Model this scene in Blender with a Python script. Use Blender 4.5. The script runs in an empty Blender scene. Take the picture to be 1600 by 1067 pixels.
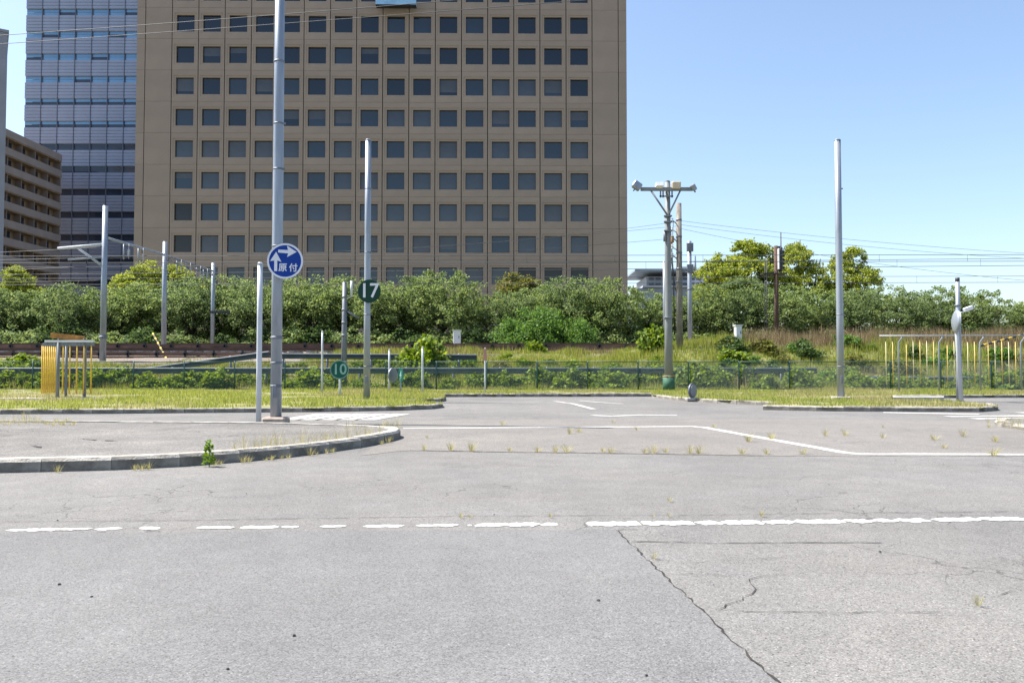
import bpy, math, random
import numpy as np
from mathutils import Vector, Matrix

R = math.radians
random.seed(7)
rng = np.random.default_rng(11)
scene = bpy.context.scene
col = scene.collection

# ------------------------------------------------------------------ camera
CAM_H = 0.95
FPX = 1244.4
PITCH = math.atan(41.5 / FPX)
cam_d = bpy.data.cameras.new("camera")
cam_d.sensor_width = 36.0
cam_d.lens = 28.0
cam_d.clip_start = 0.05
cam_d.clip_end = 6000
cam = bpy.data.objects.new("camera", cam_d)
col.objects.link(cam)
cam.location = (0, 0, CAM_H)
cam.rotation_euler = (R(90) + PITCH, 0, 0)
scene.camera = cam

# ------------------------------------------------------------------ world, sun, exposure
SUN_EL = R(57)
SUN_DIR = Vector((-0.98 * math.cos(SUN_EL), 0.199 * math.cos(SUN_EL), math.sin(SUN_EL))).normalized()
world = bpy.data.worlds.new("World")
scene.world = world
world.use_nodes = True
wn = world.node_tree.nodes
wn.clear()
w_out = wn.new("ShaderNodeOutputWorld")
w_bg = wn.new("ShaderNodeBackground")
w_sky = wn.new("ShaderNodeTexSky")
w_sky.sky_type = 'NISHITA'
w_sky.sun_disc = False
w_sky.sun_elevation = SUN_EL
w_sky.sun_rotation = math.atan2(SUN_DIR.x, SUN_DIR.y)
w_sky.air_density = 1.0
w_sky.dust_density = 1.5
w_sky.ozone_density = 1.3
w_bg.inputs["Strength"].default_value = 0.118
world.node_tree.links.new(w_sky.outputs[0], w_bg.inputs["Color"])
world.node_tree.links.new(w_bg.outputs[0], w_out.inputs["Surface"])
sun_d = bpy.data.lights.new("sun", 'SUN')
sun_d.energy = 5.0
sun_d.angle = R(0.53)
sun_d.color = (1.0, 0.95, 0.88)
sun = bpy.data.objects.new("sun", sun_d)
col.objects.link(sun)
sun.location = (-30, 20, 60)
sun.rotation_euler = (-SUN_DIR).to_track_quat('-Z', 'Y').to_euler()
scene.view_settings.view_transform = 'Standard'
scene.view_settings.look = 'None'
scene.view_settings.gamma = 1.0
scene.view_settings.use_curve_mapping = False
scene.view_settings.exposure = 1.1

# ------------------------------------------------------------------ pixel -> place (used once, to read positions off the photograph)
CP, SP = math.cos(PITCH), math.sin(PITCH)
def ray(px, py):
    u = (px - 800.0) / FPX
    v = (533.5 - py) / FPX
    return Vector((u, CP - v * SP, SP + v * CP))
def at(px, py, d):
    r = ray(px, py)
    return Vector((0, 0, CAM_H)) + r * (d / r.y)
def gr(px, py, z=0.0):
    r = ray(px, py)
    return Vector((0, 0, CAM_H)) + r * ((z - CAM_H) / r.z)
def g2(px, py, z=0.0):
    p = gr(px, py, z)
    return (p.x, p.y)

# ------------------------------------------------------------------ materials
MATS = {}
def nodes_of(m):
    m.use_nodes = True
    nt = m.node_tree
    return nt, nt.nodes["Principled BSDF"]
def mat(name, c, rough=0.7, metal=0.0, var=0.12, scale=3.0, bump=0.0, bscale=40.0, spec=0.5, c2=None, stretch=None):
    if name in MATS: return MATS[name]
    m = bpy.data.materials.new(name); MATS[name] = m
    nt, b = nodes_of(m)
    N, L = nt.nodes, nt.links
    tc = N.new("ShaderNodeTexCoord")
    src = tc.outputs["Object"]
    if stretch:
        mp = N.new("ShaderNodeMapping"); mp.inputs["Scale"].default_value = stretch
        L.new(src, mp.inputs[0]); src = mp.outputs[0]
    n = N.new("ShaderNodeTexNoise"); n.inputs["Scale"].default_value = scale; n.inputs["Detail"].default_value = 6
    L.new(src, n.inputs["Vector"])
    rp = N.new("ShaderNodeValToRGB")
    e = rp.color_ramp.elements
    e[0].position = 0.3; e[1].position = 0.7
    a = c2 if c2 else tuple(x * (1 - var * 1.6) for x in c)
    e[0].color = (*a, 1); e[1].color = (*[min(1, x * (1 + var)) for x in c], 1)
    L.new(n.outputs["Fac"], rp.inputs[0])
    L.new(rp.outputs[0], b.inputs["Base Color"])
    b.inputs["Roughness"].default_value = rough
    b.inputs["Metallic"].default_value = metal
    b.inputs["Specular IOR Level"].default_value = spec
    if bump:
        n2 = N.new("ShaderNodeTexNoise"); n2.inputs["Scale"].default_value = bscale; n2.inputs["Detail"].default_value = 5
        L.new(src, n2.inputs["Vector"])
        bp = N.new("ShaderNodeBump"); bp.inputs["Strength"].default_value = bump; bp.inputs["Distance"].default_value = 0.02
        L.new(n2.outputs["Fac"], bp.inputs["Height"]); L.new(bp.outputs[0], b.inputs["Normal"])
    return m

def asphalt(name, c, tint, speck=0.5, cracks=0.0, cell=110.0, blotch=0.6):
    """worn asphalt: aggregate cells, pale stones, dark pits, broad stains and hair cracks"""
    m = bpy.data.materials.new(name); MATS[name] = m
    nt, b = nodes_of(m)
    N, L = nt.nodes, nt.links
    tc = N.new("ShaderNodeTexCoord"); P = tc.outputs["Object"]
    def noise(s, d=4, r=0.55):
        n = N.new("ShaderNodeTexNoise"); n.inputs["Scale"].default_value = s; n.inputs["Detail"].default_value = d
        n.inputs["Roughness"].default_value = r
        L.new(P, n.inputs["Vector"]); return n.outputs["Fac"]
    def ramp(f, p0, v0, p1, v1):
        mr = N.new("ShaderNodeMapRange"); mr.inputs[1].default_value = p0; mr.inputs[2].default_value = p1
        mr.inputs[3].default_value = v0; mr.inputs[4].default_value = v1; L.new(f, mr.inputs[0]); return mr.outputs[0]
    def mth(op, x, y):
        k = N.new("ShaderNodeMath"); k.operation = op
        for i, q in enumerate((x, y)):
            if isinstance(q, (int, float)): k.inputs[i].default_value = q
            else: L.new(q, k.inputs[i])
        return k.outputs[0]
    vor = N.new("ShaderNodeTexVoronoi"); vor.inputs["Scale"].default_value = cell; L.new(P, vor.inputs["Vector"])
    sep = N.new("ShaderNodeSeparateColor"); L.new(vor.outputs["Color"], sep.inputs[0])
    stone = ramp(sep.outputs[0], 0, 1 - speck * 0.5, 1, 1 + speck * 0.5)
    bright = ramp(sep.outputs[1], 0.955, 0.0, 0.985, speck * 0.9)
    dark = ramp(sep.outputs[2], 0.93, 0.0, 0.97, speck * 0.75)
    val = mth('SUBTRACT', mth('ADD', stone, bright), dark)
    big = ramp(noise(0.35, 5, 0.6), 0.3, 1 - 0.16 * blotch, 0.7, 1 + 0.14 * blotch)
    mid = ramp(noise(3.0, 6, 0.65), 0.3, 1 - 0.12 * blotch, 0.7, 1 + 0.10 * blotch)
    fine = ramp(noise(45.0, 3, 0.7), 0.25, 1 - 0.22 * speck, 0.75, 1 + 0.22 * speck)
    val = mth('MULTIPLY', mth('MULTIPLY', val, big), mth('MULTIPLY', mid, fine))
    if cracks:
        mp = N.new("ShaderNodeMapping"); L.new(P, mp.inputs[0])
        nz = N.new("ShaderNodeTexNoise"); nz.inputs["Scale"].default_value = 2.5; nz.inputs["Detail"].default_value = 5; L.new(P, nz.inputs["Vector"])
        mx = N.new("ShaderNodeMix"); mx.data_type = 'RGBA'; mx.blend_type = 'LINEAR_LIGHT'; mx.inputs[0].default_value = 0.22
        L.new(P, mx.inputs[6]); L.new(nz.outputs["Color"], mx.inputs[7])
        v2 = N.new("ShaderNodeTexVoronoi"); v2.feature = 'DISTANCE_TO_EDGE'; v2.inputs["Scale"].default_value = 2.3
        L.new(mx.outputs[2], v2.inputs["Vector"])
        ck = ramp(v2.outputs["Distance"], 0.004, 1.0, 0.016, 0.0)
        msk = ramp(noise(0.6, 3), 0.5, 0.0, 0.62, 1.0)
        ck = mth('MULTIPLY', ck, msk)
        val = mth('MULTIPLY', val, ramp(ck, 0, 1.0, 1, 1 - cracks))
    mix = N.new("ShaderNodeMix"); mix.data_type = 'RGBA'
    mix.inputs[6].default_value = (*c, 1); mix.inputs[7].default_value = (*tint, 1)
    L.new(ramp(noise(0.8, 6, 0.65), 0.38, 0.0, 0.66, 1.0), mix.inputs[0])
    vm = N.new("ShaderNodeVectorMath"); vm.operation = 'SCALE'
    L.new(mix.outputs[2], vm.inputs[0]); L.new(val, vm.inputs["Scale"])
    L.new(vm.outputs[0], b.inputs["Base Color"])
    b.inputs["Roughness"].default_value = 0.88
    b.inputs["Specular IOR Level"].default_value = 0.3
    bp = N.new("ShaderNodeBump"); bp.inputs["Strength"].default_value = 0.55; bp.inputs["Distance"].default_value = 0.006
    L.new(val, bp.inputs["Height"]); L.new(bp.outputs[0], b.inputs["Normal"])
    return m

def leafmat(name, c1, c2, c3=None, trans=0.35, rough=0.55):
    m = bpy.data.materials.new(name); MATS[name] = m
    m.use_nodes = True
    nt = m.node_tree; N, L = nt.nodes, nt.links
    N.clear()
    out = N.new("ShaderNodeOutputMaterial")
    geo = N.new("ShaderNodeNewGeometry")
    rp = N.new("ShaderNodeValToRGB"); e = rp.color_ramp.elements
    e[0].color = (*c1, 1); e[1].color = (*c2, 1); e[1].position = 0.75
    if c3:
        k = e.new(0.96); k.color = (*c3, 1)
    L.new(geo.outputs["Random Per Island"], rp.inputs[0])
    pb = N.new("ShaderNodeBsdfPrincipled"); pb.inputs["Roughness"].default_value = rough
    pb.inputs["Specular IOR Level"].default_value = 0.35
    tr = N.new("ShaderNodeBsdfTranslucent")
    hs = N.new("ShaderNodeHueSaturation"); hs.inputs["Hue"].default_value = 0.485; hs.inputs["Saturation"].default_value = 1.15; hs.inputs["Value"].default_value = 1.25
    L.new(rp.outputs[0], pb.inputs["Base Color"]); L.new(rp.outputs[0], hs.inputs["Color"]); L.new(hs.outputs[0], tr.inputs["Color"])
    mx = N.new("ShaderNodeMixShader"); mx.inputs[0].default_value = trans
    L.new(pb.outputs[0], mx.inputs[1]); L.new(tr.outputs[0], mx.inputs[2]); L.new(mx.outputs[0], out.inputs["Surface"])
    return m

def glass(name, c, rough=0.04, spec=0.5, metal=0.0, var=0.25, scale=0.25):
    return mat(name, c, rough=rough, metal=metal, var=var, scale=scale, spec=spec)

M_ROAD = asphalt("old_asphalt", (0.166, 0.162, 0.155), (0.184, 0.177, 0.165), speck=0.65, cracks=0.55, cell=190, blotch=1.0)
M_PATCH = asphalt("newer_asphalt", (0.150, 0.149, 0.148), (0.160, 0.158, 0.154), speck=0.6, cracks=0.0, cell=200, blotch=0.85)
M_DUST = asphalt("dusty_asphalt", (0.186, 0.174, 0.159), (0.168, 0.159, 0.147), speck=0.5, cracks=0.3, blotch=0.8)
M_ISLE = asphalt("island_asphalt", (0.140, 0.134, 0.126), (0.182, 0.172, 0.157), speck=0.8, cracks=0.6, blotch=1.2)
M_CRACK = mat("crack_dirt", (0.035, 0.032, 0.027), 0.95, var=0.3, scale=20)
M_PAINT = mat("worn_white_paint", (0.56, 0.56, 0.54), 0.75, var=0.10, scale=22, bump=0.3, bscale=90, c2=(0.34, 0.335, 0.32))
M_PAINT_OLD = mat("faded_white_paint", (0.42, 0.41, 0.39), 0.8, var=0.2, scale=5, c2=(0.26, 0.25, 0.24))
M_KERB = mat("kerb_concrete", (0.46, 0.435, 0.385), 0.9, var=0.10, scale=4, bump=0.6, bscale=60, c2=(0.27, 0.245, 0.205))
M_KERB_OLD = mat("stained_kerb_concrete", (0.27, 0.25, 0.215), 0.95, var=0.3, scale=6, bump=0.8, bscale=30, c2=(0.10, 0.09, 0.075))
M_KERB_FACE = mat("shade_toned_kerb_face", (0.25, 0.235, 0.205), 0.95, var=0.25, scale=5, bump=0.6, bscale=40, c2=(0.085, 0.078, 0.066))  # road-side face coloured darker to deepen its shade; the mottling is dirt
M_CONC = mat("concrete", (0.33, 0.32, 0.30), 0.9, var=0.18, scale=3, bump=0.3)
M_SOIL = mat("soil", (0.13, 0.105, 0.07), 0.95, var=0.35, scale=2.5, bump=0.6, c2=(0.07, 0.075, 0.03))
M_TURF = mat("turf_soil", (0.22, 0.20, 0.085), 0.95, var=0.3, scale=1.6, bump=0.6, c2=(0.085, 0.10, 0.03))
M_SLOPE = mat("slope_soil", (0.17, 0.18, 0.06), 0.95, var=0.3, scale=0.6, bump=0.6, c2=(0.10, 0.095, 0.045))
M_BALLAST = mat("ballast", (0.20, 0.165, 0.135), 0.95, var=0.4, scale=14, bump=1.0, bscale=25, c2=(0.09, 0.07, 0.055))
M_STEEL = mat("galvanised_steel", (0.29, 0.325, 0.37), 0.42, metal=0.35, var=0.12, scale=2.2, spec=0.5, stretch=(4, 4, 0.7))
M_STEEL_D = mat("weathered_steel", (0.17, 0.185, 0.21), 0.55, metal=0.2, var=0.2, scale=3, stretch=(4, 4, 0.8))
M_BEAM = mat("grey_blue_beam", (0.062, 0.082, 0.092), 0.6, metal=0.0, var=0.2, scale=2)
M_PALE = mat("pale_painted_steel", (0.50, 0.53, 0.56), 0.5, var=0.07, scale=4)
M_WHITE = mat("white_plastic", (0.70, 0.70, 0.69), 0.5, var=0.06, scale=4)
M_YELLOW = mat("yellow_paint", (0.72, 0.48, 0.05), 0.55, var=0.12, scale=6, c2=(0.58, 0.36, 0.04))
M_YELLOW_F = mat("faded_yellow_paint", (0.62, 0.56, 0.34), 0.65, var=0.15, scale=5)
M_ORANGE = mat("rusty_orange_paint", (0.36, 0.17, 0.035), 0.75, var=0.3, scale=6)
M_RUST = mat("rust", (0.085, 0.05, 0.036), 0.9, var=0.3, scale=3, bump=0.3, c2=(0.075, 0.045, 0.035), stretch=(0.6, 1, 3))
M_PLANK = mat("rusty_plank", (0.15, 0.085, 0.06), 0.9, var=0.3, scale=2, bump=0.3, c2=(0.075, 0.05, 0.042), stretch=(0.5, 1, 4))
M_DARK = mat("dark_metal", (0.03, 0.032, 0.036), 0.6, var=0.2)
M_GREENP = mat("green_paint", (0.028, 0.105, 0.062), 0.7, var=0.2, scale=5)
M_SIGN_G = mat("sign_green", (0.004, 0.040, 0.026), 0.55, spec=0.25, var=0.06)
M_SIGN_T = mat("sign_teal", (0.004, 0.082, 0.062), 0.55, spec=0.25, var=0.06)
M_SIGN_B = mat("sign_blue", (0.002, 0.040, 0.265), 0.55, spec=0.25, var=0.05)
M_SIGN_W = mat("sign_white", (0.66, 0.68, 0.72), 0.5, var=0.04)
M_SIGN_BACK = mat("sign_back", (0.20, 0.22, 0.25), 0.5, metal=0.2, var=0.1)
M_FENCE = mat("fence_green", (0.018, 0.075, 0.068), 0.55, var=0.15)
M_WIRE = mat("wire", (0.055, 0.065, 0.075), 0.6, var=0.1)
M_POLE_C = mat("concrete_pole", (0.235, 0.215, 0.185), 0.9, var=0.2, scale=3, bump=0.2, c2=(0.13, 0.115, 0.10), stretch=(2, 2, 0.8))
M_POLE_G = mat("grey_painted_pole", (0.185, 0.198, 0.195), 0.6, var=0.1, scale=3, stretch=(2, 2, 0.6))
M_BARK = mat("bark", (0.055, 0.043, 0.034), 0.95, var=0.35, scale=6, bump=0.8, stretch=(3, 3, 0.8))
M_BROWN = mat("brown_precast", (0.318, 0.244, 0.188), 0.75, var=0.05, scale=0.35, c2=(0.285, 0.220, 0.170))
M_BROWN2 = mat("brown_precast_frame", (0.33, 0.262, 0.196), 0.75, var=0.045, scale=0.6)
M_JOINT = mat("joint_dark", (0.045, 0.036, 0.03), 0.9, var=0.1)
M_ALU = mat("bronze_frame", (0.05, 0.045, 0.042), 0.5, metal=0.3, var=0.1)
M_G = [glass("dark_window_glass", (0.006, 0.014, 0.026), spec=0.6), glass("blue_window_glass", (0.014, 0.028, 0.045), spec=0.7),
       glass("window_glass_blind", (0.058, 0.070, 0.086), rough=0.12, spec=0.6), glass("window_glass_grey_blind", (0.080, 0.085, 0.098), rough=0.15, spec=0.5),
       glass("window_glass_brown", (0.030, 0.028, 0.026), rough=0.1, spec=0.4)]
M_TOWER = mat("tower_spandrel", (0.29, 0.325, 0.42), 0.5, metal=0.05, var=0.06, scale=0.3)
M_TOWER_G = glass("tower_sky_tint_glass", (0.20, 0.33, 0.44), rough=0.15, metal=0.5, var=0.25, scale=0.15)  # sky reflection put into the base colour as a blue tint
M_TOWER_GD = glass("tower_dark_glass", (0.04, 0.055, 0.085), rough=0.08, spec=0.5)
M_TOWER_J = mat("tower_joint", (0.13, 0.15, 0.205), 0.6, var=0.1)
M_APT = mat("apartment_tile", (0.36, 0.295, 0.262), 0.85, var=0.06, scale=0.5)
M_APT_IN = mat("apartment_recess", (0.40, 0.29, 0.20), 0.85, var=0.1, scale=0.5)
M_SLAB = mat("grey_wall", (0.30, 0.32, 0.37), 0.8, var=0.06, scale=0.4)
M_FAR = mat("far_building_panel", (0.40, 0.42, 0.46), 0.7, var=0.05, scale=0.2)
M_FAR_D = mat("far_building_dark", (0.24, 0.29, 0.35), 0.5, var=0.1, scale=0.2)
M_GONDOLA = mat("gondola_blue", (0.28, 0.50, 0.72), 0.45, var=0.12, scale=1.2)
L_CHERRY = leafmat("cherry_leaf", (0.070, 0.112, 0.044), (0.170, 0.235, 0.092), (0.27, 0.33, 0.16), trans=0.5, rough=0.75)
L_CHERRY2 = leafmat("cherry_leaf_light", (0.085, 0.135, 0.045), (0.205, 0.272, 0.098), (0.30, 0.36, 0.16), trans=0.5, rough=0.75)
L_CAMPHOR = leafmat("fresh_yellow_leaf", (0.115, 0.175, 0.028), (0.325, 0.385, 0.075), (0.45, 0.47, 0.12), trans=0.48, rough=0.75)
L_BUSH = leafmat("bright_bush_leaf", (0.055, 0.125, 0.028), (0.125, 0.235, 0.050), (0.20, 0.31, 0.09), trans=.4, rough=.7)
L_ROUND = leafmat("bronze_green_leaf", (0.075, 0.095, 0.025), (0.175, 0.200, 0.050), (0.27, 0.21, 0.08), trans=.4, rough=.7)
L_VINE = leafmat("vine_leaf", (0.065, 0.120, 0.018), (0.180, 0.265, 0.038), (0.29, 0.36, 0.07), trans=.42, rough=.7)
L_DARK = leafmat("undergrowth_leaf", (0.032, 0.064, 0.022), (0.085, 0.145, 0.045), (0.16, 0.22, 0.08), trans=.4, rough=.7)
L_GRASS = leafmat("lawn_blade", (0.175, 0.220, 0.048), (0.33, 0.38, 0.098), (0.46, 0.43, 0.20), trans=0.5, rough=.7)
L_SLOPE = leafmat("slope_blade", (0.150, 0.200, 0.034), (0.30, 0.345, 0.075), (0.45, 0.39, 0.17), trans=0.5, rough=.7)
L_DRY = leafmat("dry_blade", (0.120, 0.098, 0.052), (0.270, 0.215, 0.115), (0.46, 0.37, 0.23), trans=0.4, rough=.8)
L_WEED = leafmat("roadside_weed", (0.21, 0.215, 0.075), (0.42, 0.39, 0.18), (0.55, 0.49, 0.28), trans=0.45, rough=.8)

def tone_by_piece(m, amt):
    """each cast panel a slightly different tone"""
    nt = m.node_tree; N, L = nt.nodes, nt.links
    b = N["Principled BSDF"]; src = b.inputs["Base Color"].links[0].from_socket
    oi = N.new("ShaderNodeObjectInfo"); mr = N.new("ShaderNodeMapRange")
    mr.inputs[3].default_value = 1 - amt; mr.inputs[4].default_value = 1 + amt
    vm = N.new("ShaderNodeVectorMath"); vm.operation = 'SCALE'
    L.new(oi.outputs["Random"], mr.inputs[0]); L.new(src, vm.inputs[0]); L.new(mr.outputs[0], vm.inputs["Scale"]); L.new(vm.outputs[0], b.inputs["Base Color"])
tone_by_piece(M_BROWN, .045); tone_by_piece(M_TOWER, .04); tone_by_piece(M_KERB, .10); tone_by_piece(M_PLANK, .2)
# ------------------------------------------------------------------ building helpers
def tag(o, label=None, cat=None, group=None, kind=None):
    if label: o["label"] = label
    if cat: o["category"] = cat
    if group: o["group"] = group
    if kind: o["kind"] = kind
    return o
def link(name, me, parent=None, loc=None):
    o = bpy.data.objects.new(name, me)
    col.objects.link(o)
    if parent is not None: o.parent = parent
    if loc is not None: o.location = loc
    return o
def thing(name, loc, label, cat, group=None, rz=0.0):
    o = bpy.data.objects.new(name, None)
    o.empty_display_size = 0.2
    col.objects.link(o)
    o.location = loc; o.rotation_euler = (0, 0, rz)
    return tag(o, label, cat, group)
def frame_of(d):
    d = Vector(d).normalized()
    a = Vector((0, 0, 1)) if abs(d.z) < 0.9 else Vector((1, 0, 0))
    x = d.cross(a).normalized()
    return x, d.cross(x).normalized()

class MB:
    def __init__(s): s.v = []; s.f = []; s.sm = []
    def add(s, vs, fs, smooth=False):
        o = len(s.v); s.v += [tuple(p) for p in vs]
        s.f += [tuple(i + o for i in f) for f in fs]; s.sm += [smooth] * len(fs)
        return s
    def box(s, c, size, rz=0.0, bev=0.0):
        hx, hy, hz = size[0] / 2, size[1] / 2, size[2] / 2
        cr, sr = math.cos(rz), math.sin(rz)
        def T(x, y, z): return (c[0] + x * cr - y * sr, c[1] + x * sr + y * cr, c[2] + z)
        if bev <= 0:
            vs = [T(x, y, z) for z in (-hz, hz) for x, y in ((-hx, -hy), (hx, -hy), (hx, hy), (-hx, hy))]
            fs = [(3, 2, 1, 0), (4, 5, 6, 7), (0, 1, 5, 4), (1, 2, 6, 5), (2, 3, 7, 6), (3, 0, 4, 7)]
        else:
            b = bev; vs = []
            for z, k in ((-hz, b), (-hz + b, 0), (hz - b, 0), (hz, b)):
                for x, y in ((-hx + b + k*.0, -hy + k), (hx - b, -hy + k), (hx - k, -hy + b), (hx - k, hy - b), (hx - b, hy - k), (-hx + b, hy - k), (-hx + k, hy - b), (-hx + k, -hy + b)):
                    vs.append(T(x, y, z))
            fs = [tuple(range(7, -1, -1)), tuple(range(24, 32))]
            for l in range(3):
                for i in range(8):
                    j = (i + 1) % 8
                    fs.append((l * 8 + i, l * 8 + j, l * 8 + 8 + j, l * 8 + 8 + i))
        return s.add(vs, fs)
    def tube(s, pts, rad, n=8, cap=True, smooth=True):
        pts = [Vector(p) for p in pts]
        if not hasattr(rad, '__len__'): rad = [rad] * len(pts)
        vs = []
        x0 = None
        for i, p in enumerate(pts):
            d = (pts[min(i + 1, len(pts) - 1)] - pts[max(i - 1, 0)])
            x, y = frame_of(d)
            if x0 is not None:
                dd = d.normalized(); x = (x0 - dd * x0.dot(dd))
                x = x.normalized() if x.length > 1e-6 else frame_of(d)[0]
                y = dd.cross(x)
            x0 = x
            for k in range(n):
                a = 2 * math.pi * k / n
                vs.append(p + x * (math.cos(a) * rad[i]) + y * (math.sin(a) * rad[i]))
        fs = []
        for i in range(len(pts) - 1):
            for k in range(n):
                j = (k + 1) % n
                fs.append((i * n + k, i * n + j, i * n + n + j, i * n + n + k))
        s.add(vs, fs, smooth)
        if cap:
            o = len(s.v) - len(vs)
            s.f += [tuple(o + k for k in range(n - 1, -1, -1)), tuple(o + (len(pts) - 1) * n + k for k in range(n))]; s.sm += [False, False]
        return s
    def prism(s, poly, z0, z1):
        n = len(poly)
        ar = sum(poly[i][0] * poly[(i + 1) % n][1] - poly[(i + 1) % n][0] * poly[i][1] for i in range(n))
        if ar < 0: poly = poly[::-1]
        vs = [(p[0], p[1], z0) for p in poly] + [(p[0], p[1], z1) for p in poly]
        fs = [tuple(range(n - 1, -1, -1)), tuple(range(n, 2 * n))] + [(i, (i + 1) % n, n + (i + 1) % n, n + i) for i in range(n)]
        return s.add(vs, fs)
    def plate(s, poly, y0, y1):
        """polygon in x,z, thickness along y (y0 front)"""
        n = len(poly)
        ar = sum(poly[i][0] * poly[(i + 1) % n][1] - poly[(i + 1) % n][0] * poly[i][1] for i in range(n))
        if ar < 0: poly = poly[::-1]
        vs = [(p[0], y0, p[1]) for p in poly] + [(p[0], y1, p[1]) for p in poly]
        fs = [tuple(range(n)), tuple(range(2 * n - 1, n - 1, -1))] + [(i + n, (i + 1) % n + n, (i + 1) % n, i) for i in range(n)]
        return s.add(vs, fs)
    def mesh(s, name, m):
        me = bpy.data.meshes.new(name)
        me.from_pydata(s.v, [], s.f)
        me.polygons.foreach_set("use_smooth", s.sm)
        me.materials.append(m); me.update()
        return me
    def build(s, name, m, parent=None, loc=None):
        return link(name, s.mesh(name, m), parent, loc)

def disc_poly(r, n=40, cx=0, cz=0, rz=1.0):
    return [(cx + r * math.cos(2 * math.pi * i / n), cz + r * rz * math.sin(2 * math.pi * i / n)) for i in range(n)]

def np_mesh(name, V, k, m):
    """V: (N*k,3) vertices, N faces of k corners"""
    nf = len(V) // k
    me = bpy.data.meshes.new(name)
    me.vertices.add(len(V)); me.vertices.foreach_set("co", np.asarray(V, dtype=np.float32).ravel())
    me.loops.add(len(V)); me.loops.foreach_set("vertex_index", np.arange(len(V), dtype=np.int32))
    me.polygons.add(nf); me.polygons.foreach_set("loop_start", np.arange(0, len(V), k, dtype=np.int32))
    me.materials.append(m); me.update(calc_edges=True)
    return me
def leaves(centers, L, W, up=0.6):
    n = len(centers)
    nor = rng.normal(size=(n, 3)); nor /= np.linalg.norm(nor, axis=1)[:, None]
    nor[:, 2] = np.abs(nor[:, 2]) + up * rng.random(n); nor /= np.linalg.norm(nor, axis=1)[:, None]
    t = np.cross(nor, rng.normal(size=(n, 3))); t /= np.linalg.norm(t, axis=1)[:, None]
    b = np.cross(nor, t)
    l = (L * (0.65 + 0.7 * rng.random(n)))[:, None] / 2; w = (W * (0.65 + 0.7 * rng.random(n)))[:, None] / 2
    droop = nor * l * 0.35
    V = np.empty((n, 4, 3))
    V[:, 0] = centers - t * l - droop; V[:, 1] = centers + b * w; V[:, 2] = centers + t * l - droop; V[:, 3] = centers - b * w
    return V.reshape(-1, 3)
def blades(base, h, w, lean=0.35):
    n = len(base)
    a = rng.random(n) * 2 * np.pi
    hh = h * (0.45 + 0.9 * rng.random(n)); ww = w * (0.6 + 0.8 * rng.random(n)) / 2
    dx, dy = np.cos(a), np.sin(a)
    la = rng.random(n) * 2 * np.pi; ll = hh * lean * rng.random(n)
    V = np.empty((n, 3, 3))
    V[:, 0] = base; V[:, 0, 0] -= dx * ww; V[:, 0, 1] -= dy * ww
    V[:, 1] = base; V[:, 1, 0] += dx * ww; V[:, 1, 1] += dy * ww
    V[:, 2] = base; V[:, 2, 0] += np.cos(la) * ll; V[:, 2, 1] += np.sin(la) * ll; V[:, 2, 2] += hh
    return V.reshape(-1, 3)
def in_poly(x, y, poly):
    c = np.zeros(len(x), bool)
    n = len(poly)
    for i in range(n):
        x1, y1 = poly[i]; x2, y2 = poly[(i + 1) % n]
        if y1 == y2: continue
        k = ((y1 > y) != (y2 > y)) & (x < (x2 - x1) * (y - y1) / (y2 - y1) + x1)
        c ^= k
    return c
def scatter(poly, dens):
    P = np.array(poly); lo, hi = P.min(0), P.max(0)
    n = int((hi[0] - lo[0]) * (hi[1] - lo[1]) * dens)
    x = lo[0] + rng.random(n) * (hi[0] - lo[0]); y = lo[1] + rng.random(n) * (hi[1] - lo[1])
    k = in_poly(x, y, poly)
    return x[k], y[k]
def vnoise(x, y, s, seed=0):
    """smooth value noise in numpy"""
    r = np.random.default_rng(seed).random((64, 64))
    xs, ys = x / s, y / s
    xi, yi = np.floor(xs).astype(int), np.floor(ys).astype(int)
    fx, fy = xs - xi, ys - yi
    fx = fx * fx * (3 - 2 * fx); fy = fy * fy * (3 - 2 * fy)
    g = lambda i, j: r[i % 64, j % 64]
    return (g(xi, yi) * (1 - fx) + g(xi + 1, yi) * fx) * (1 - fy) + (g(xi, yi + 1) * (1 - fx) + g(xi + 1, yi + 1) * fx) * fy
def sheet(name, poly, z, m, parent=None, kind='structure'):
    me = bpy.data.meshes.new(name)
    n = len(poly)
    ar = sum(poly[i][0] * poly[(i + 1) % n][1] - poly[(i + 1) % n][0] * poly[i][1] for i in range(n))
    if ar < 0: poly = poly[::-1]
    me.from_pydata([(p[0], p[1], z) for p in poly], [], [tuple(range(n))])
    me.materials.append(m); me.update()
    o = link(name, me, parent)
    if parent is None and kind: o["kind"] = kind
    return o
def text_mesh(name, body, size, m, depth=0.002, bold=0.0):
    cu = bpy.data.curves.new(name + "_curve", 'FONT')
    cu.body = body; cu.size = size; cu.align_x = 'CENTER'; cu.align_y = 'CENTER'
    cu.extrude = depth; cu.offset = bold
    o = bpy.data.objects.new(name + "_tmp", cu); col.objects.link(o)
    dg = bpy.context.evaluated_depsgraph_get()
    me = bpy.data.meshes.new_from_object(o.evaluated_get(dg))
    bpy.data.objects.remove(o); bpy.data.curves.remove(cu)
    me.name = name
    me.transform(Matrix.Rotation(R(90), 4, 'X'))
    me.materials.clear(); me.materials.append(m)
    return me

# ================================================================== GROUND AND ROADS
def rough_line(pts, amp, step):
    out = []
    for a, b in zip(pts[:-1], pts[1:]):
        L = math.hypot(b[0] - a[0], b[1] - a[1]); n = max(1, int(L / step))
        for i in range(n):
            t = i / n
            out.append((a[0] + (b[0] - a[0]) * t + random.uniform(-amp, amp), a[1] + (b[1] - a[1]) * t + random.uniform(-amp, amp)))
    out.append(pts[-1]); return out

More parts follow.
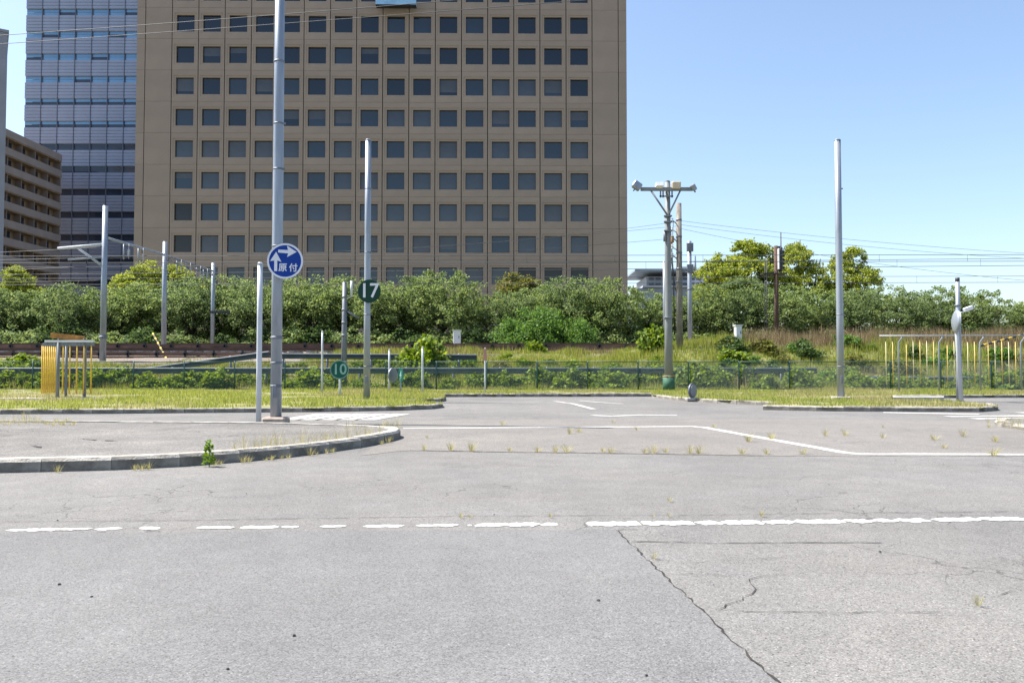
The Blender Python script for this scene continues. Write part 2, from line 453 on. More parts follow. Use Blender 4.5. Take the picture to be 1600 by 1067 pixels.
gm = MB(); gm.add([(-3000, -500, -0.06), (3000, -500, -0.06), (3000, 5000, -0.06), (-3000, 5000, -0.06)], [(0, 1, 2, 3)])
tag(gm.build("ground", M_SOIL), kind='structure')
road = sheet("road", [(-70, -12), (70, -12), (70, 31), (-70, 31)], 0.0, M_ROAD)
# newer resurfaced stretch, its joint running away from the camera
seamA, seamB = g2(962, 828), g2(1215, 1067)
seamC = (seamB[0] + (seamB[0] - seamA[0]) * 2.5, seamB[1] + (seamB[1] - seamA[1]) * 2.5)
seam = rough_line([seamA, seamB, seamC], 0.008, 0.05)
edge = rough_line([g2(962, 828), g2(600, 829.5), g2(0, 834), g2(-1500, 845)], 0.006, 0.12)
sheet("resurfaced_road", seam + [(-40, -9), (-40, edge[-1][1])] + edge[::-1][:-1], 0.003, M_PATCH)
dust_front = rough_line([g2(560, 712), g2(640, 704), g2(800, 706.5), g2(1000, 709), g2(1200, 712.5), g2(1330, 713), g2(1700, 713), g2(2600, 716)], 0.03, 0.15)
dust_back = rough_line([g2(2600, 658), g2(1700, 657), g2(1200, 655), g2(900, 655), g2(640, 657)], 0.1, 0.5)
sheet("dusty_road", dust_front + dust_back + [g2(600, 690)], 0.003, M_DUST)

def crack(name, pts, w0, w1, amp, z=0.0045, parent=road):
    line = rough_line(pts, amp, 0.045)
    L, Rr = [], []
    for i, p in enumerate(line):
        q = line[min(i + 1, len(line) - 1)]; o = line[max(i - 1, 0)]
        dx, dy = q[0] - o[0], q[1] - o[1]; l = math.hypot(dx, dy) or 1
        w = random.uniform(w0, w1) * (0.2 if i in (0, len(line) - 1) else 1)
        L.append((p[0] - dy / l * w, p[1] + dx / l * w)); Rr.append((p[0] + dy / l * w, p[1] - dx / l * w))
    n = len(line)
    me = bpy.data.meshes.new(name)
    me.from_pydata([(x, y, z) for x, y in Rr + L], [], [(i, i + 1, n + i + 1, n + i) for i in range(n - 1)])
    me.materials.append(M_CRACK); me.update()
    return link(name, me, parent)
crack("road_crack", [seamA, seamB, seamC], 0.0005, 0.006, 0.010)
crack("road_crack", [g2(985, 846), g2(1120, 849), g2(1260, 848), g2(1380, 848)], 0.001, 0.007, 0.008)
crack("road_crack", [g2(0, 816), g2(300, 813), g2(700, 807), g2(1100, 805), g2(1600, 799)], 0.0005, 0.0045, 0.010)
crack("road_crack", [g2(1120, 955), g2(1180, 925), g2(1172, 905), g2(1230, 895)], 0.0005, 0.003, 0.010)
crack("road_crack", [g2(1130, 955), g2(1300, 958), g2(1480, 956)], 0.0005, 0.0035, 0.008)
crack("road_crack", [g2(1548, 935), g2(1578, 924), g2(1600, 921)], 0.0005, 0.003, 0.006)
crack("road_crack", [g2(1010, 870), g2(1060, 880), g2(1140, 876), g2(1240, 870)], 0.0004, 0.002, 0.012)
crack("road_crack", [g2(1030, 900), g2(1080, 896), g2(1150, 902)], 0.0004, 0.002, 0.012)
crack("road_crack", [g2(640, 704), g2(800, 706.5), g2(1000, 709), g2(1200, 712.5)], 0.002, 0.010, 0.02)

# worn centre line: pieces of paint that are left
paint = thing("lane_marking", (0, 0, 0), "worn broken white centre line across the near road", "road marking")
paint["kind"] = "structure"
FLZ = [0]
def line_y(px):
    return np.interp(px, [-200, 50, 230, 400, 600, 800, 960, 1090, 1250, 1400, 1600, 1900], [832, 828, 825.5, 824, 822, 820, 818.7, 817.3, 815.5, 813.5, 810.5, 806])
def flake(x0, x1, wl, lean=0.0, name="paint_flake"):
    """one surviving piece of thermoplastic paint with a chipped outline"""
    top, bot = [], []
    n = max(5, int((x1 - x0) / 3.2))
    ph = random.uniform(0, 6)
    for i in range(n + 1):
        t = i / n; x = x0 + (x1 - x0) * t + random.uniform(-.7, .7)
        end = min(t, 1 - t) * (x1 - x0)
        e = min(1, (0.35 + end / 11)) if wl < 3.5 else min(1, 0.7 + end / 9)
        wob = .16 * math.sin(x * .21 + ph) + .10 * math.sin(x * .53 + ph * 2)
        y = line_y(x)
        top.append(g2(x + lean * wl * .8, y - wl * e * (random.uniform(.78, 1.0) + wob)))
        bot.append(g2(x - lean * wl * .8, y + wl * e * (random.uniform(.78, 1.0) - wob)))
    FLZ[0] += 1; sheet(name, bot + top[::-1], 0.0024 + .0006 * (FLZ[0] % 3), M_PAINT, paint)
for x0, x1, w, l in [(-160, -60, 3, 1), (-50, -8, 2.5, 1), (10, 62, 2.2, 2), (40, 92, 3.0, 2), (88, 142, 2.2, 3), (150, 188, 2.6, 2), (218, 250, 3, 0), (308, 366, 2.4, 1), (375, 434, 3.0, 1), (440, 468, 2.2, 0), (500, 540, 2.2, 1),
                     (568, 630, 2.6, 1), (650, 690, 2.2, 1), (682, 715, 2.8, 1), (730, 737, 2.6, 0), (743, 794, 3.6, 1), (792, 842, 4.0, 1), (845, 872, 3.2, 0), (918, 1000, 4.4, -1), (1003, 1084, 4.2, -1), (1089, 1128, 4, -2),
                     (1131, 1190, 4.2, -2), (1193, 1240, 3.8, -1), (1243, 1318, 4, -2), (1321, 1362, 3.8, -3), (1366, 1398, 3.6, -3), (1402, 1452, 3.6, -3), (1458, 1530, 3.7, -2), (1533, 1600, 3.7, -3), (1604, 1690, 3.6, -2), (1695, 1800, 3.6, -2)]:
    flake(x0, x1, w * .84, l)

def stripe(name, pts, w, m, label, z=0.006, amp=0.012):
    """painted line with a worn outline along ground points"""
    line = rough_line(pts, 0.0, 0.25)
    Lf, Rt = [], []
    for i, p in enumerate(line):
        q = line[min(i + 1, len(line) - 1)]; o = line[max(i - 1, 0)]
        dx, dy = q[0] - o[0], q[1] - o[1]; l = math.hypot(dx, dy) or 1
        a, b = w / 2 + random.uniform(-amp, amp), w / 2 + random.uniform(-amp, amp)
        Lf.append((p[0] - dy / l * a, p[1] + dx / l * a, z)); Rt.append((p[0] + dy / l * b, p[1] - dx / l * b, z))
    n = len(line)
    me = bpy.data.meshes.new(name)
    me.from_pydata(Rt + Lf, [], [(i, i + 1, n + i + 1, n + i) for i in range(n - 1)])
    me.materials.append(m); me.update()
    return tag(link(name, me), label, "road marking", kind='structure')
stripe("road_marking", [g2(630, 669.5), g2(850, 668), g2(1080, 666.5), g2(1100, 668), g2(1320, 707.5), g2(1345, 710), g2(1600, 710.5), g2(2300, 711)], 0.15, M_PAINT, "long white edge line bending across the dusty road", 0.006)
stripe("road_marking", [g2(925, 649), g2(955, 650.5), g2(1000, 648.5), g2(1058, 649)], 0.18, M_PAINT, "short wavy white line beyond the edge line", 0.006)
stripe("road_marking", [g2(866, 627), g2(895, 631), g2(928, 639.5)], 0.16, M_PAINT_OLD, "faded white line slanting across the far lane", 0.006)
stripe("road_marking", [g2(905, 626), g2(935, 628.5), g2(972, 631)], 0.16, M_PAINT_OLD, "second faded slanting line of the far lane", 0.006)
for i, (a, b, c, d) in enumerate([(1380, 641.6 + 3, 1530, 645.5 + 2), (1480, 651, 1700, 649), (1520, 654.5, 1700, 652), (1590, 645, 1750, 644)]):
    stripe("road_marking", [g2(a, b), g2((a + c) / 2, (b + d) / 2), g2(c, d)], 0.28, M_PAINT, ["white line along the grassy island with two poles", "upper stripe of hatching past the grassy island", "lower stripe of hatching past the grassy island", "short stripe of hatching beyond the grassy island tip"][i], 0.006)
for i in range(5):
    a = 448 + i * 30
    stripe("road_marking", [g2(a, 656.5), g2(a + 60, 646.5)], 0.42, M_PAINT_OLD, "faded hatch stripe on the road behind the tall sign pole", 0.006)["group"] = "faded hatch stripes"

# ------------------------------------------------------------------ kerbs and islands
KERB_CACHE = {}
def kerb_mesh(L, h, w, kind):
    key = (round(L, 2), h, w, kind)
    if key not in KERB_CACHE:
        r = random.Random(hash(key) % 999)
        prof = [(0, -0.05), (0, h - 0.03), (0.022, h), (w, h), (w, -0.05)]   # y across (0 = road side)
        nseg = 5; vs = []
        for i in range(nseg + 1):
            for j, (y, z) in enumerate(prof):
                jj = 0.012 if kind == 'old' else 0.004
                if kind == 'broken' and j in (1, 2) and i in (1, 2, 3): y2, z2 = y + r.uniform(.02, .07), z - r.uniform(.01, .045)
                else: y2, z2 = y + (r.uniform(-jj, jj) if j in (1, 2) else 0), z + (r.uniform(-jj, jj) * .6 if j in (1, 2, 3) else 0)
                vs.append((-L / 2 + L * i / nseg, y2, z2))
        n = len(prof)
        fs = [(i * n + j, (i + 1) * n + j, (i + 1) * n + j + 1, i * n + j + 1) for i in range(nseg) for j in range(n - 1)]
        fs = [f[::-1] for f in fs]
        fs += [tuple(range(n)), tuple(nseg * n + j for j in range(n - 1, -1, -1))]
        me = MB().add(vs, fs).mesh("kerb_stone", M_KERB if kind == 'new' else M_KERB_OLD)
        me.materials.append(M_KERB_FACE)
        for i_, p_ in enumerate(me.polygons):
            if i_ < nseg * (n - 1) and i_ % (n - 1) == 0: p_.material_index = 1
        KERB_CACHE[key] = me
    return KERB_CACHE[key]
def kerb(path, parent, h=0.12, w=0.15, L=0.6, old=0.1, side=1):
    """stones along a ground path; the island lies to the left of the path direction when side = 1"""
    pts = [Vector((p[0], p[1], 0)) for p in path]
    cum = [0]
    for a, b in zip(pts[:-1], pts[1:]): cum.append(cum[-1] + (b - a).length)
    def P(s):
        for i in range(len(pts) - 1):
            if s <= cum[i + 1] or i == len(pts) - 2:
                return pts[i].lerp(pts[i + 1], (s - cum[i]) / max(1e-6, cum[i + 1] - cum[i]))
    n = max(1, round(cum[-1] / L)); step = cum[-1] / n
    for i in range(n):
        a, b = P(i * step), P((i + 1) * step)
        d = b - a; k = random.random()
        kind = 'old' if k < old else ('broken' if k < old * 1.5 else 'new')
        o = link("kerb_stone", kerb_mesh(step - 0.006, h, w, kind), parent)
        ang = math.atan2(d.y, d.x)
        o.location = (a + b) / 2 + Vector((0, 0, random.uniform(-.004, .004)))
        o.rotation_euler = (0, 0, ang + (0 if side == 1 else math.pi) + random.uniform(-.006, .006))

# near island (raised asphalt)
isle_front = [g2(-420, 750), g2(0, 738.5), g2(100, 736.5), g2(190, 734), g2(320, 727), g2(450, 714.5), g2(520, 705.5), g2(570, 698), g2(600, 692)]
isle_back = [g2(585, 664.4, .12), g2(520, 662, .12), g2(404, 659.3, .12), g2(200, 657.5, .12), g2(0, 656.5, .12), g2(-500, 655, .12)]
F_, B_ = Vector((*isle_front[-1], 0)), Vector((*isle_back[0], 0))
tF = (F_ - Vector((*isle_front[-2], 0))).normalized(); tB = (B_ - Vector((*isle_back[1], 0))).normalized()
C1, C2 = F_ + tF * .62, B_ + tB * .62
nose = []
for i_ in range(13):
    t_ = i_ / 12; u_ = 1 - t_
    q_ = F_ * u_ ** 3 + C1 * 3 * u_ * u_ * t_ + C2 * 3 * u_ * t_ * t_ + B_ * t_ ** 3
    nose.append((q_.x, q_.y))
def inset(pts, w):
    """shift a path to its left by w"""
    out = []
    for i_, p_ in enumerate(pts):
        q_, o_ = pts[min(i_ + 1, len(pts) - 1)], pts[max(i_ - 1, 0)]
        dx, dy = q_[0] - o_[0], q_[1] - o_[1]; l_ = math.hypot(dx, dy)
        out.append((p_[0] - dy / l_ * w, p_[1] + dx / l_ * w))
    return out
isle = sheet("traffic_island", inset(isle_front + nose[1:-1] + isle_back, .08), 0.105, M_ISLE)
kerb(isle_front, isle, old=0.12)
kerb(nose, isle, L=0.2, old=0)
kerb(isle_back, isle, old=0.05)
crack("surface_hole", [g2(130, 686, .105), g2(150, 688, .105)], .005, .03, .02, 0.110, isle)
crack("surface_hole", [g2(0, 681, .105), g2(24, 680, .105)], .005, .03, .02, 0.110, isle)
crack("surface_hole", [g2(164, 688.4, .105), g2(185, 689, .105)], .005, .04, .02, 0.110, isle)
crack("surface_hole", [g2(192, 688, .105), g2(200, 687.8, .105)], .005, .03, .02, 0.110, isle)
crack("surface_hole", [g2(52, 697, .105), g2(64, 699.5, .105)], .005, .03, .02, 0.110, isle)
crack("surface_hole", [g2(246, 704, .105), g2(254, 704.5, .105)], .005, .03, .02, 0.110, isle)

# grassy islands
left_front = [g2(-600, 650), g2(0, 647.2), g2(160, 646.6), g2(330, 645), g2(500, 643.6), g2(620, 641.6), g2(675, 639.2)]
left_nose = [g2(675, 639.2), g2(692, 637), g2(690, 634.2)]
lobe2 = [g2(612, 630.2), g2(650, 629.8), g2(684, 629)]
lobe2_nose = [g2(684, 629), g2(695, 626.5), g2(694, 621.0)]
far_edge = [g2(694, 620.4), g2(860, 620), g2(1018, 619.6)]
lawn_left = left_front + left_nose[1:] + [g2(640, 632), g2(612, 631)] + lobe2 + lobe2_nose[1:]
right_edge = [g2(1018, 621), g2(1060, 626), g2(1120, 630), g2(1215, 634)]
right_front = [g2(1192, 640.5), g2(1300, 642.6), g2(1430, 643.4), g2(1530, 643.8)]
right_nose = [g2(1530, 643.8), g2(1560, 641.5), g2(1552, 636.5)]
right_back = [g2(1500, 632.5), g2(1400, 630), g2(1385, 626)]
right_far = [g2(1400, 622.5), g2(1650, 621), g2(2300, 620)]
FENCE_Y = 31.6
lawn = lawn_left + far_edge + right_edge + right_front + right_nose[1:] + right_back + right_far + [(48, 33.2), (-52, 33.2)]
lawn_o = sheet("grass_verge", lawn, 0.085, M_TURF)
kerb(left_front, lawn_o, h=0.10, old=0.45); kerb(left_nose, lawn_o, h=0.10, L=0.4, old=0.3)
kerb(lobe2, lawn_o, h=0.10, old=0.5); kerb(lobe2_nose, lawn_o, h=0.10, L=.5, old=.4)
kerb(far_edge, lawn_o, h=0.12, old=0.7)
kerb(right_edge, lawn_o, h=0.10, old=0.3); kerb(right_front, lawn_o, h=0.11, old=0.2); kerb(right_nose, lawn_o, h=0.10, L=.4, old=.4)
kerb(right_far, lawn_o, h=0.10, old=.3)
# kerbed tip of one more island at the right
tipf = [g2(1720, 684), g2(1620, 675), g2(1575, 670), g2(1552, 664), g2(1560, 659.5), g2(1600, 658.6), g2(1720, 658)]
tip = sheet("traffic_island", [(p[0] + (.08 if i in (2, 3, 4) else 0), p[1]) for i, p in enumerate(tipf)], 0.07, M_ISLE)
kerb(tipf[::-1], tip, h=.08, L=.4, old=.2, side=1)
# concrete footing strips under the clearance gates
def slab(px0, py0, px1, py1, label):
    a, b, c, d = gr(px0, py1), gr(px1, py1), gr(px1, py0), gr(px0, py0)
    m = MB(); m.prism([(a.x, a.y), (b.x, b.y), (c.x, c.y), (d.x, d.y)], 0.02, 0.115)
    tag(m.build("concrete_strip", M_CONC), label, "paving", kind='structure')
slab(-60, 626.5, 165, 629.5, "thin concrete strip under the yellow hanging bars")
slab(1395, 624.6, 1475, 627, "short concrete strip by the long bar gate")

# ------------------------------------------------------------------ railway embankment
EP = np.array([(32.6, -.08), (33.4, .12), (35, .38), (37, .85), (39, 1.2), (40.6, 1.38), (41.8, 1.5), (42.2, 1.72), (44.4, 1.76), (44.9, 2.1), (53, 2.2), (57, 2.35), (63, 2.2), (76, -.2)])
def emb_z(x, y):
    x = np.asarray(x, float); y = np.asarray(y, float)
    z = np.interp(y, EP[:, 0], EP[:, 1])
    s = np.clip((x - 4) / 7, 0, 1); s = s * s * (3 - 2 * s)
    z = z + s * 0.75 * np.exp(-((y - 41.3) / 2.4) ** 2)
    s2 = np.clip((-x - 4) / 3, 0, 1) 
    z = z - (1 - s2) * 0.0
    on = np.clip((y - 32.6) / 2, 0, 1)
    return z + on * (vnoise(x + 90, y, 3.1, 3) - .5) * .22 * np.where((y > 41.6) & (y < 56), .25, 1)
xs = np.linspace(-75, 75, 181)
ys = np.concatenate([np.linspace(32.2, 46, 56), np.linspace(46.5, 77, 26)])
XX, YY = np.meshgrid(xs, ys)
ZZ = emb_z(XX, YY)
nx = len(xs)
fs = [(j * nx + i, j * nx + i + 1, (j + 1) * nx + i + 1, (j + 1) * nx + i) for j in range(len(ys) - 1) for i in range(nx - 1)]
me = bpy.data.meshes.new("embankment")
me.from_pydata(list(zip(XX.ravel(), YY.ravel(), ZZ.ravel())), [], fs)
me.materials.append(M_SLOPE); me.materials.append(M_BALLAST)
mi = []
for j in range(len(ys) - 1):
    for i in range(nx - 1):
        yc, xc = ys[j], xs[i]
        mi.append(1 if (44.3 < yc < 53.5) or (41.2 < yc < 53.5 and xc < -10) or (xc < -10.5 and yc > 38.6 and yc < 56 and yc > 38.6 + max(0, (xc + 16) * .35)) else 0)
me.polygons.foreach_set("material_index", mi); me.polygons.foreach_set("use_smooth", [True] * len(mi)); me.update()
tag(link("embankment", me), kind='structure')
def ez(x, y): return float(emb_z(np.array([x]), np.array([y]))[0])

# ================================================================== BUILDINGS
# ---- brown office block
D_B = 101.0
pl = at(210, 460, D_B); prt = at(982, 460, D_B)
BX0 = pl.x; BW = prt.x - pl.x
yaw = R(0.83)
bld = thing("office_building", (BX0, D_B - math.tan(yaw) * BW / 2, 0), "tall brown precast concrete office block with a grid of square windows", "building", rz=yaw)
PXM = D_B / FPX
PITCHX = 41.47 * PXM
U0 = (265.3 - 210) * PXM                      # left edge of the first bay
zc8 = at(500, 431, D_B).z; zc0 = at(500, 38.5, D_B).z
PZ = (zc0 - zc8) / 8
NROW = 13                                     # from three storeys above the frame's top window row to below the trees
zrow = [zc0 + 3 * PZ - k * PZ for k in range(NROW)]
WW, WH = 28 * PXM, 26.6 * PXM
core = MB(); core.box((BW / 2, 13.4, (zrow[0] + PZ / 2) / 2 + .5), (BW - .4, 26, zrow[0] + PZ / 2 + 1))
core.build("core_wall", M_JOINT, bld)
def panel_mesh(w, h, ww, wh, dz):
    """precast panel: outer face, shallow stepped border round a deep window opening"""
    m = MB()
    def ring(a, b):  # (hw,hh,cz,y)
        vs = []
        for hw, hh, cz, y in (a, b):
            vs += [(-hw, y, cz - hh), (hw, y, cz - hh), (hw, y, cz + hh), (-hw, y, cz + hh)]
        m.add(vs, [(i, (i + 1) % 4, 4 + (i + 1) % 4, 4 + i) for i in range(4)])
    b = 0.27
    ring((w / 2, h / 2, 0, .40), (w / 2, h / 2, 0, 0))
    ring((w / 2, h / 2, 0, 0), (ww / 2 + b, wh / 2 + b, dz, 0))
    ring((ww / 2 + b, wh / 2 + b, dz, 0), (ww / 2 + b - .05, wh / 2 + b - .05, dz, .05))
    ring((ww / 2 + b - .05, wh / 2 + b - .05, dz, .05), (ww / 2, wh / 2, dz, .05))
    ring((ww / 2, wh / 2, dz, .05), (ww / 2, wh / 2, dz, .42))
    return m.mesh("wall_panel", M_BROWN)
pm = panel_mesh(PITCHX - 0.10, PZ - 0.022, WW, WH, 0.0)
fm = MB()
for (cx, cz, sx, sz) in ((0, WH / 2 - .03, WW - .002, .06), (0, -WH / 2 + .035, WW - .002, .07), (-WW / 2 + .03, 0, .058, WH - .14), (WW / 2 - .03, 0, .058, WH - .14)):
    fm.box((cx, .30, cz), (sx, .10, sz))
fmesh = fm.mesh("window", M_ALU)
pane_meshes = []
for g in M_G:
    pb = MB(); pb.box((0, .345, 0), (WW - .1, .02, WH - .1)); pane_meshes.append(pb.mesh("pane", g))
blind_mesh = []
for fr in (.35, .55, .8):
    bb = MB()
    bb.box((0, .331, WH / 2 - .06 - (WH - .14) * fr / 2), (WW - .14, .004, (WH - .14) * fr)); blind_mesh.append(bb.mesh("blind", M_G[3]))
rr = random.Random(5)
for k in range(NROW):
    for c in range(16):
        u = U0 + PITCHX * (c + .5)
        link("wall_panel", pm, bld, (u, 0, zrow[k]))
        w = link("window", fmesh, bld, (u, 0, zrow[k]))
        row = k - 3
        if row >= 5 and c == 0 and row in (6, 7, 8): gi = 4
        elif row >= 8 and c >= 13: gi = 4
        elif row <= 1: gi = rr.choice([0, 0, 0, 0, 1])
        elif row <= 3: gi = rr.choice([0, 1, 1, 2, 0])
        else: gi = rr.choice([1, 2, 2, 2, 3, 1])
        p = link("pane", pane_meshes[gi], w)
        if gi in (0, 1) and row > 0 and rr.random() < .25:
            link("blind", rr.choice(blind_mesh), w)
def flat_panel(w, h):
    m = MB(); m.box((0, .2, 0), (w, .4, h)); return m.mesh("wall_panel", M_BROWN)
side_w = (265.3 - 223.5) * PXM; cor_w = 13.2 * PXM
pf = flat_panel(side_w - .10, PZ - .022); pc = flat_panel(cor_w - .06, PZ - .022)
for k in range(NROW):
    zz = zrow[k]
    link("wall_panel", pf, bld, (U0 - side_w / 2, 0, zz)); link("wall_panel", pc, bld, (cor_w / 2, .012, zz))
    link("wall_panel", pf, bld, (U0 + 16 * PITCHX + side_w / 2, 0, zz)); link("wall_panel", pc, bld, (BW - cor_w / 2, .012, zz))
zb = zrow[-1] - PZ / 2
low = MB(); low.box((BW / 2, .25, zb / 2 - .03), (BW - .1, .5, zb - .06)); low.build("base_wall", M_BROWN, bld)
top = MB(); top.box((BW / 2, 13, zrow[0] + PZ / 2 + 1.1), (BW + .1, 26.4, .7)); top.build("parapet", M_BROWN2, bld)
# cleaning gondola
gp = at(619, 4, D_B - 1.2)
gon = thing("cleaning_gondola", (gp.x, gp.y, gp.z - .6), "pale blue cleaning gondola hanging on the brown office facade", "gondola", rz=yaw)
m = MB(); m.box((0, 0, .06), (5.1, .9, .12)); m.build("floor", M_DARK, gon)
m = MB(); m.box((0, -.43, .72), (5.1, .05, 1.2)); m.box((0, .43, .72), (5.1, .05, 1.2)); m.box((-2.52, 0, .72), (.05, .8, 1.2)); m.box((2.52, 0, .72), (.05, .8, 1.2)); m.build("side_panel", M_GONDOLA, gon)
m = MB(); m.tube([(-2.55, -.47, 1.4), (2.55, -.47, 1.4)], .04); m.build("rail", M_STEEL, gon)
for s in (-1, 1):
    m = MB(); m.tube([(2.3 * s, 0, 1.2), (2.3 * s, 0.3, 14.5)], .02, 5); m.build("cable", M_WIRE, gon)

# ---- slate blue tower
D_T = 152.0
tx0 = at(45, 300, D_T).x; tx1 = at(236, 300, D_T).x
TW = tx1 - tx0; PXT = D_T / FPX
tow = thing("glass_tower", (tx0, D_T, 0), "slate blue high-rise with ribbed panels and blue glass bands", "building")
ztb = [at(120, y, D_T).z for y in (19, 371)]
TF = (ztb[0] - ztb[1]) / 10
NB = 7; BAY = 26.2 * PXT
bands = [ztb[0] + 2 * TF - i * TF for i in range(18)]
m = MB(); m.box((TW / 2, 13.3, bands[0] / 2 + 2), (TW - .3, 26, bands[0] + 4)); m.build("core_wall", M_TOWER_J, tow)
gh = 1.25
offs = 16 * PXT - BAY
sp = MB(); hh = (TF - gh) / 5
for i in range(5):
    z = -gh / 2 - hh * (i + .5)
    sp.box((0, .15, z), (BAY - .14, .30, hh - .10))
    sp.box((0, .19, z - hh / 2), (BAY - .16, .20, .12))
spm = sp.mesh("spandrel_panel", M_TOWER)
gb = MB(); gb.box((0, .28, .30), (BAY - .12, .06, gh * .48)); gbm = gb.mesh("pane", M_TOWER_G)
gb2 = MB(); gb2.box((0, .30, -.33), (BAY - .12, .06, gh * .48)); gbm2 = gb2.mesh("pane", M_TOWER_G)
gdm = [x.copy() for x in (gbm, gbm2)]
for x in gdm: x.materials.clear(); x.materials.append(M_TOWER_GD)
for i, z in enumerate(bands[:17]):
    for c in range(8):
        u = offs + BAY * (c + .5)
        if u + BAY / 2 > TW + 1 or z - TF < 2: continue
        link("spandrel_panel", spm, tow, (u, 0, z))
        sky_tint = i < 8  # upper floors carry the painted sky reflection, lower floors the dark glass
        link("pane", gbm if sky_tint else gdm[0], tow, (u, 0, z))
        link("pane", (gbm2 if (sky_tint and i < 6 and (c * 7 + i * 3) % 4) else gdm[1]), tow, (u, 0, z))
for c in range(9):
    u = offs + BAY * c
    if u < 0.05 or u > TW: continue
    m = MB(); m.box((u, .02, bands[0] / 2 + 2), (.10, .22, bands[0] + 3)); m.build("mullion", M_TOWER_J, tow)

# ---- tiled apartment block with balconies (seen along its long side)
aptY0, aptY1 = 127.0, 146.0
aX = -83.2
apt = thing("apartment_block", (aX, aptY0, 0), "beige apartment block with deep stacked balconies beside the blue tower", "building")
ztop = at(8, 196, aptY0 + 1).z
NF = 13; FH = 2.98
LEN = aptY1 - aptY0
m = MB(); m.box((-7.5, LEN / 2, ztop / 2), (12, LEN, ztop - .2)); m.build("core_wall", M_APT_IN, apt)
for k in range(NF):
    z = ztop - k * FH
    if z < 4: break
    m = MB(); m.box((-.06, LEN / 2, z - .62), (.16, LEN + .2, 1.24)); m.build("balcony_parapet", M_APT, apt)
    m = MB(); m.box((-.87, LEN / 2, z - 1.32), (1.45, LEN, .16)); m.build("balcony_floor", M_APT_IN, apt)
    for j in range(5):
        y = 1.9 + j * 3.75
        m = MB(); m.box((-1.46, y, z - 1.42 - .85), (.06, 1.8, 1.55)); m.build("window", M_TOWER_GD, apt)
    for j in range(4):
        y = 3.8 + j * 3.8
        m = MB(); m.box((-.85, y, z - 1.4 - .78), (1.1, .12, 1.54)); m.build("partition", M_APT, apt)
m = MB(); m.box((-7, -.12, ztop / 2), (13.6, .25, ztop)); m.box((-7, LEN + .12, ztop / 2), (13.6, .25, ztop)); m.build("end_wall", M_APT, apt)
m = MB(); m.box((-.2, 2.6, ztop / 2 - 1), (.32, .3, ztop - 2)); m.build("drain_pipe", M_APT_IN, apt)
# ---- narrow grey block cut by the frame
sX = at(7, 300, 118).x
slb = thing("grey_block", (sX - 6 * math.cos(R(33.5)), 118 - 6 * math.sin(R(33.5)), 0), "narrow grey tower block edge in front of the balconied apartments", "building", rz=R(33.5))
zs = at(4, 52, 118).z
m = MB(); m.box((0, 6, zs / 2), (12, 12, zs)); m.build("wall", M_SLAB, slb)
m = MB(); m.box((0, 6, zs + .2), (12.3, 12.3, .4)); m.build("parapet", M_SLAB, slb)
for k in range(int(zs / 3.1)):
    for u in (-4.4, -1.6, 1.2, 4.0):
        m = MB(); m.box((u, .0, zs - 2 - k * 3.1), (1.3, .08, 1.4)); m.build("window", M_TOWER_GD, slb)
# ---- far station-like building
D_F = 235.0
def fz(y): return at(1045, y, D_F).z
def fx(x): return at(x, 440, D_F).x
far = thing("terraced_building", (fx(1050), D_F, 0), "distant pale terraced building with projecting flat roofs beyond the railway poles", "building")
def fbox(name, x0, x1, y0, y1, dep, m_, yo=0):
    b = MB(); b.box(((fx(x0) + fx(x1)) / 2 - fx(1050), dep / 2 + yo, (fz(y0) + fz(y1)) / 2), (fx(x1) - fx(x0), dep, fz(y0) - fz(y1))); b.build(name, m_, far)
fbox("wall", 1010, 1110, 432, 470, 22, M_FAR)
fbox("base_wall", 992, 1120, 452, 560, 30, M_FAR_D, -4)
fbox("roof", 988, 1066, 424, 427, 24, M_FAR_D, -5)
fbox("roof", 1020, 1112, 420, 423.5, 18, M_FAR, 2)
fbox("penthouse", 1068, 1092, 414, 420, 9, M_FAR, 4)
fbox("roof", 1000, 1120, 449, 451.5, 30, M_FAR, -5)
for r_ in (436, 444):
    for j in range(9):
        fbox("window", 1014 + j * 10.6, 1022 + j * 10.6, r_ - 2.2, r_ + 1.6, .3, M_TOWER_GD, -.16)

# ================================================================== RAILWAY
def long_box(name, x0, x1, y, z0, z1, th, m_, parent):
    b = MB(); b.box(((x0 + x1) / 2, y, (z0 + z1) / 2), (x1 - x0, th, z1 - z0)); return b.build(name, m_, parent)
def tier(x0, x1, y, z0, z1, label, n):
    t = thing("retaining_boards", (0, 0, 0), label, "retaining wall")
    step = 3.0
    x = x0; i = 0
    hb = (z1 - z0) / 2
    while x < x1 - .1:
        xe = min(x + step, x1)
        for k in range(2):
            dz = random.uniform(-.012, .012)
            long_box("plank", x + .006, xe - .006, y + random.uniform(-.012, .012), z0 + k * hb + .006 + dz, z0 + (k + 1) * hb - .006 + dz, .06, M_PLANK, t)
        x = xe
    x = x0 + .4
    while x < x1:
        b = MB(); b.box((x, y - .075, (z0 + z1) / 2 - .15), (.09, .09, z1 - z0 + .5)); b.box((x, y - .09, z1 - .1), (.2, .06, .12)); b.build("bracket", M_DARK, t)
        x += 1.5
    return t
tier(-40, -11.4, 41.75, 1.38, 1.78, "lower run of rusty boards and brackets along the track bed", 2)
tier(-42, 42, 44.7, 1.72, 2.28, "upper run of rusty boards with dark brackets along the track", 2)
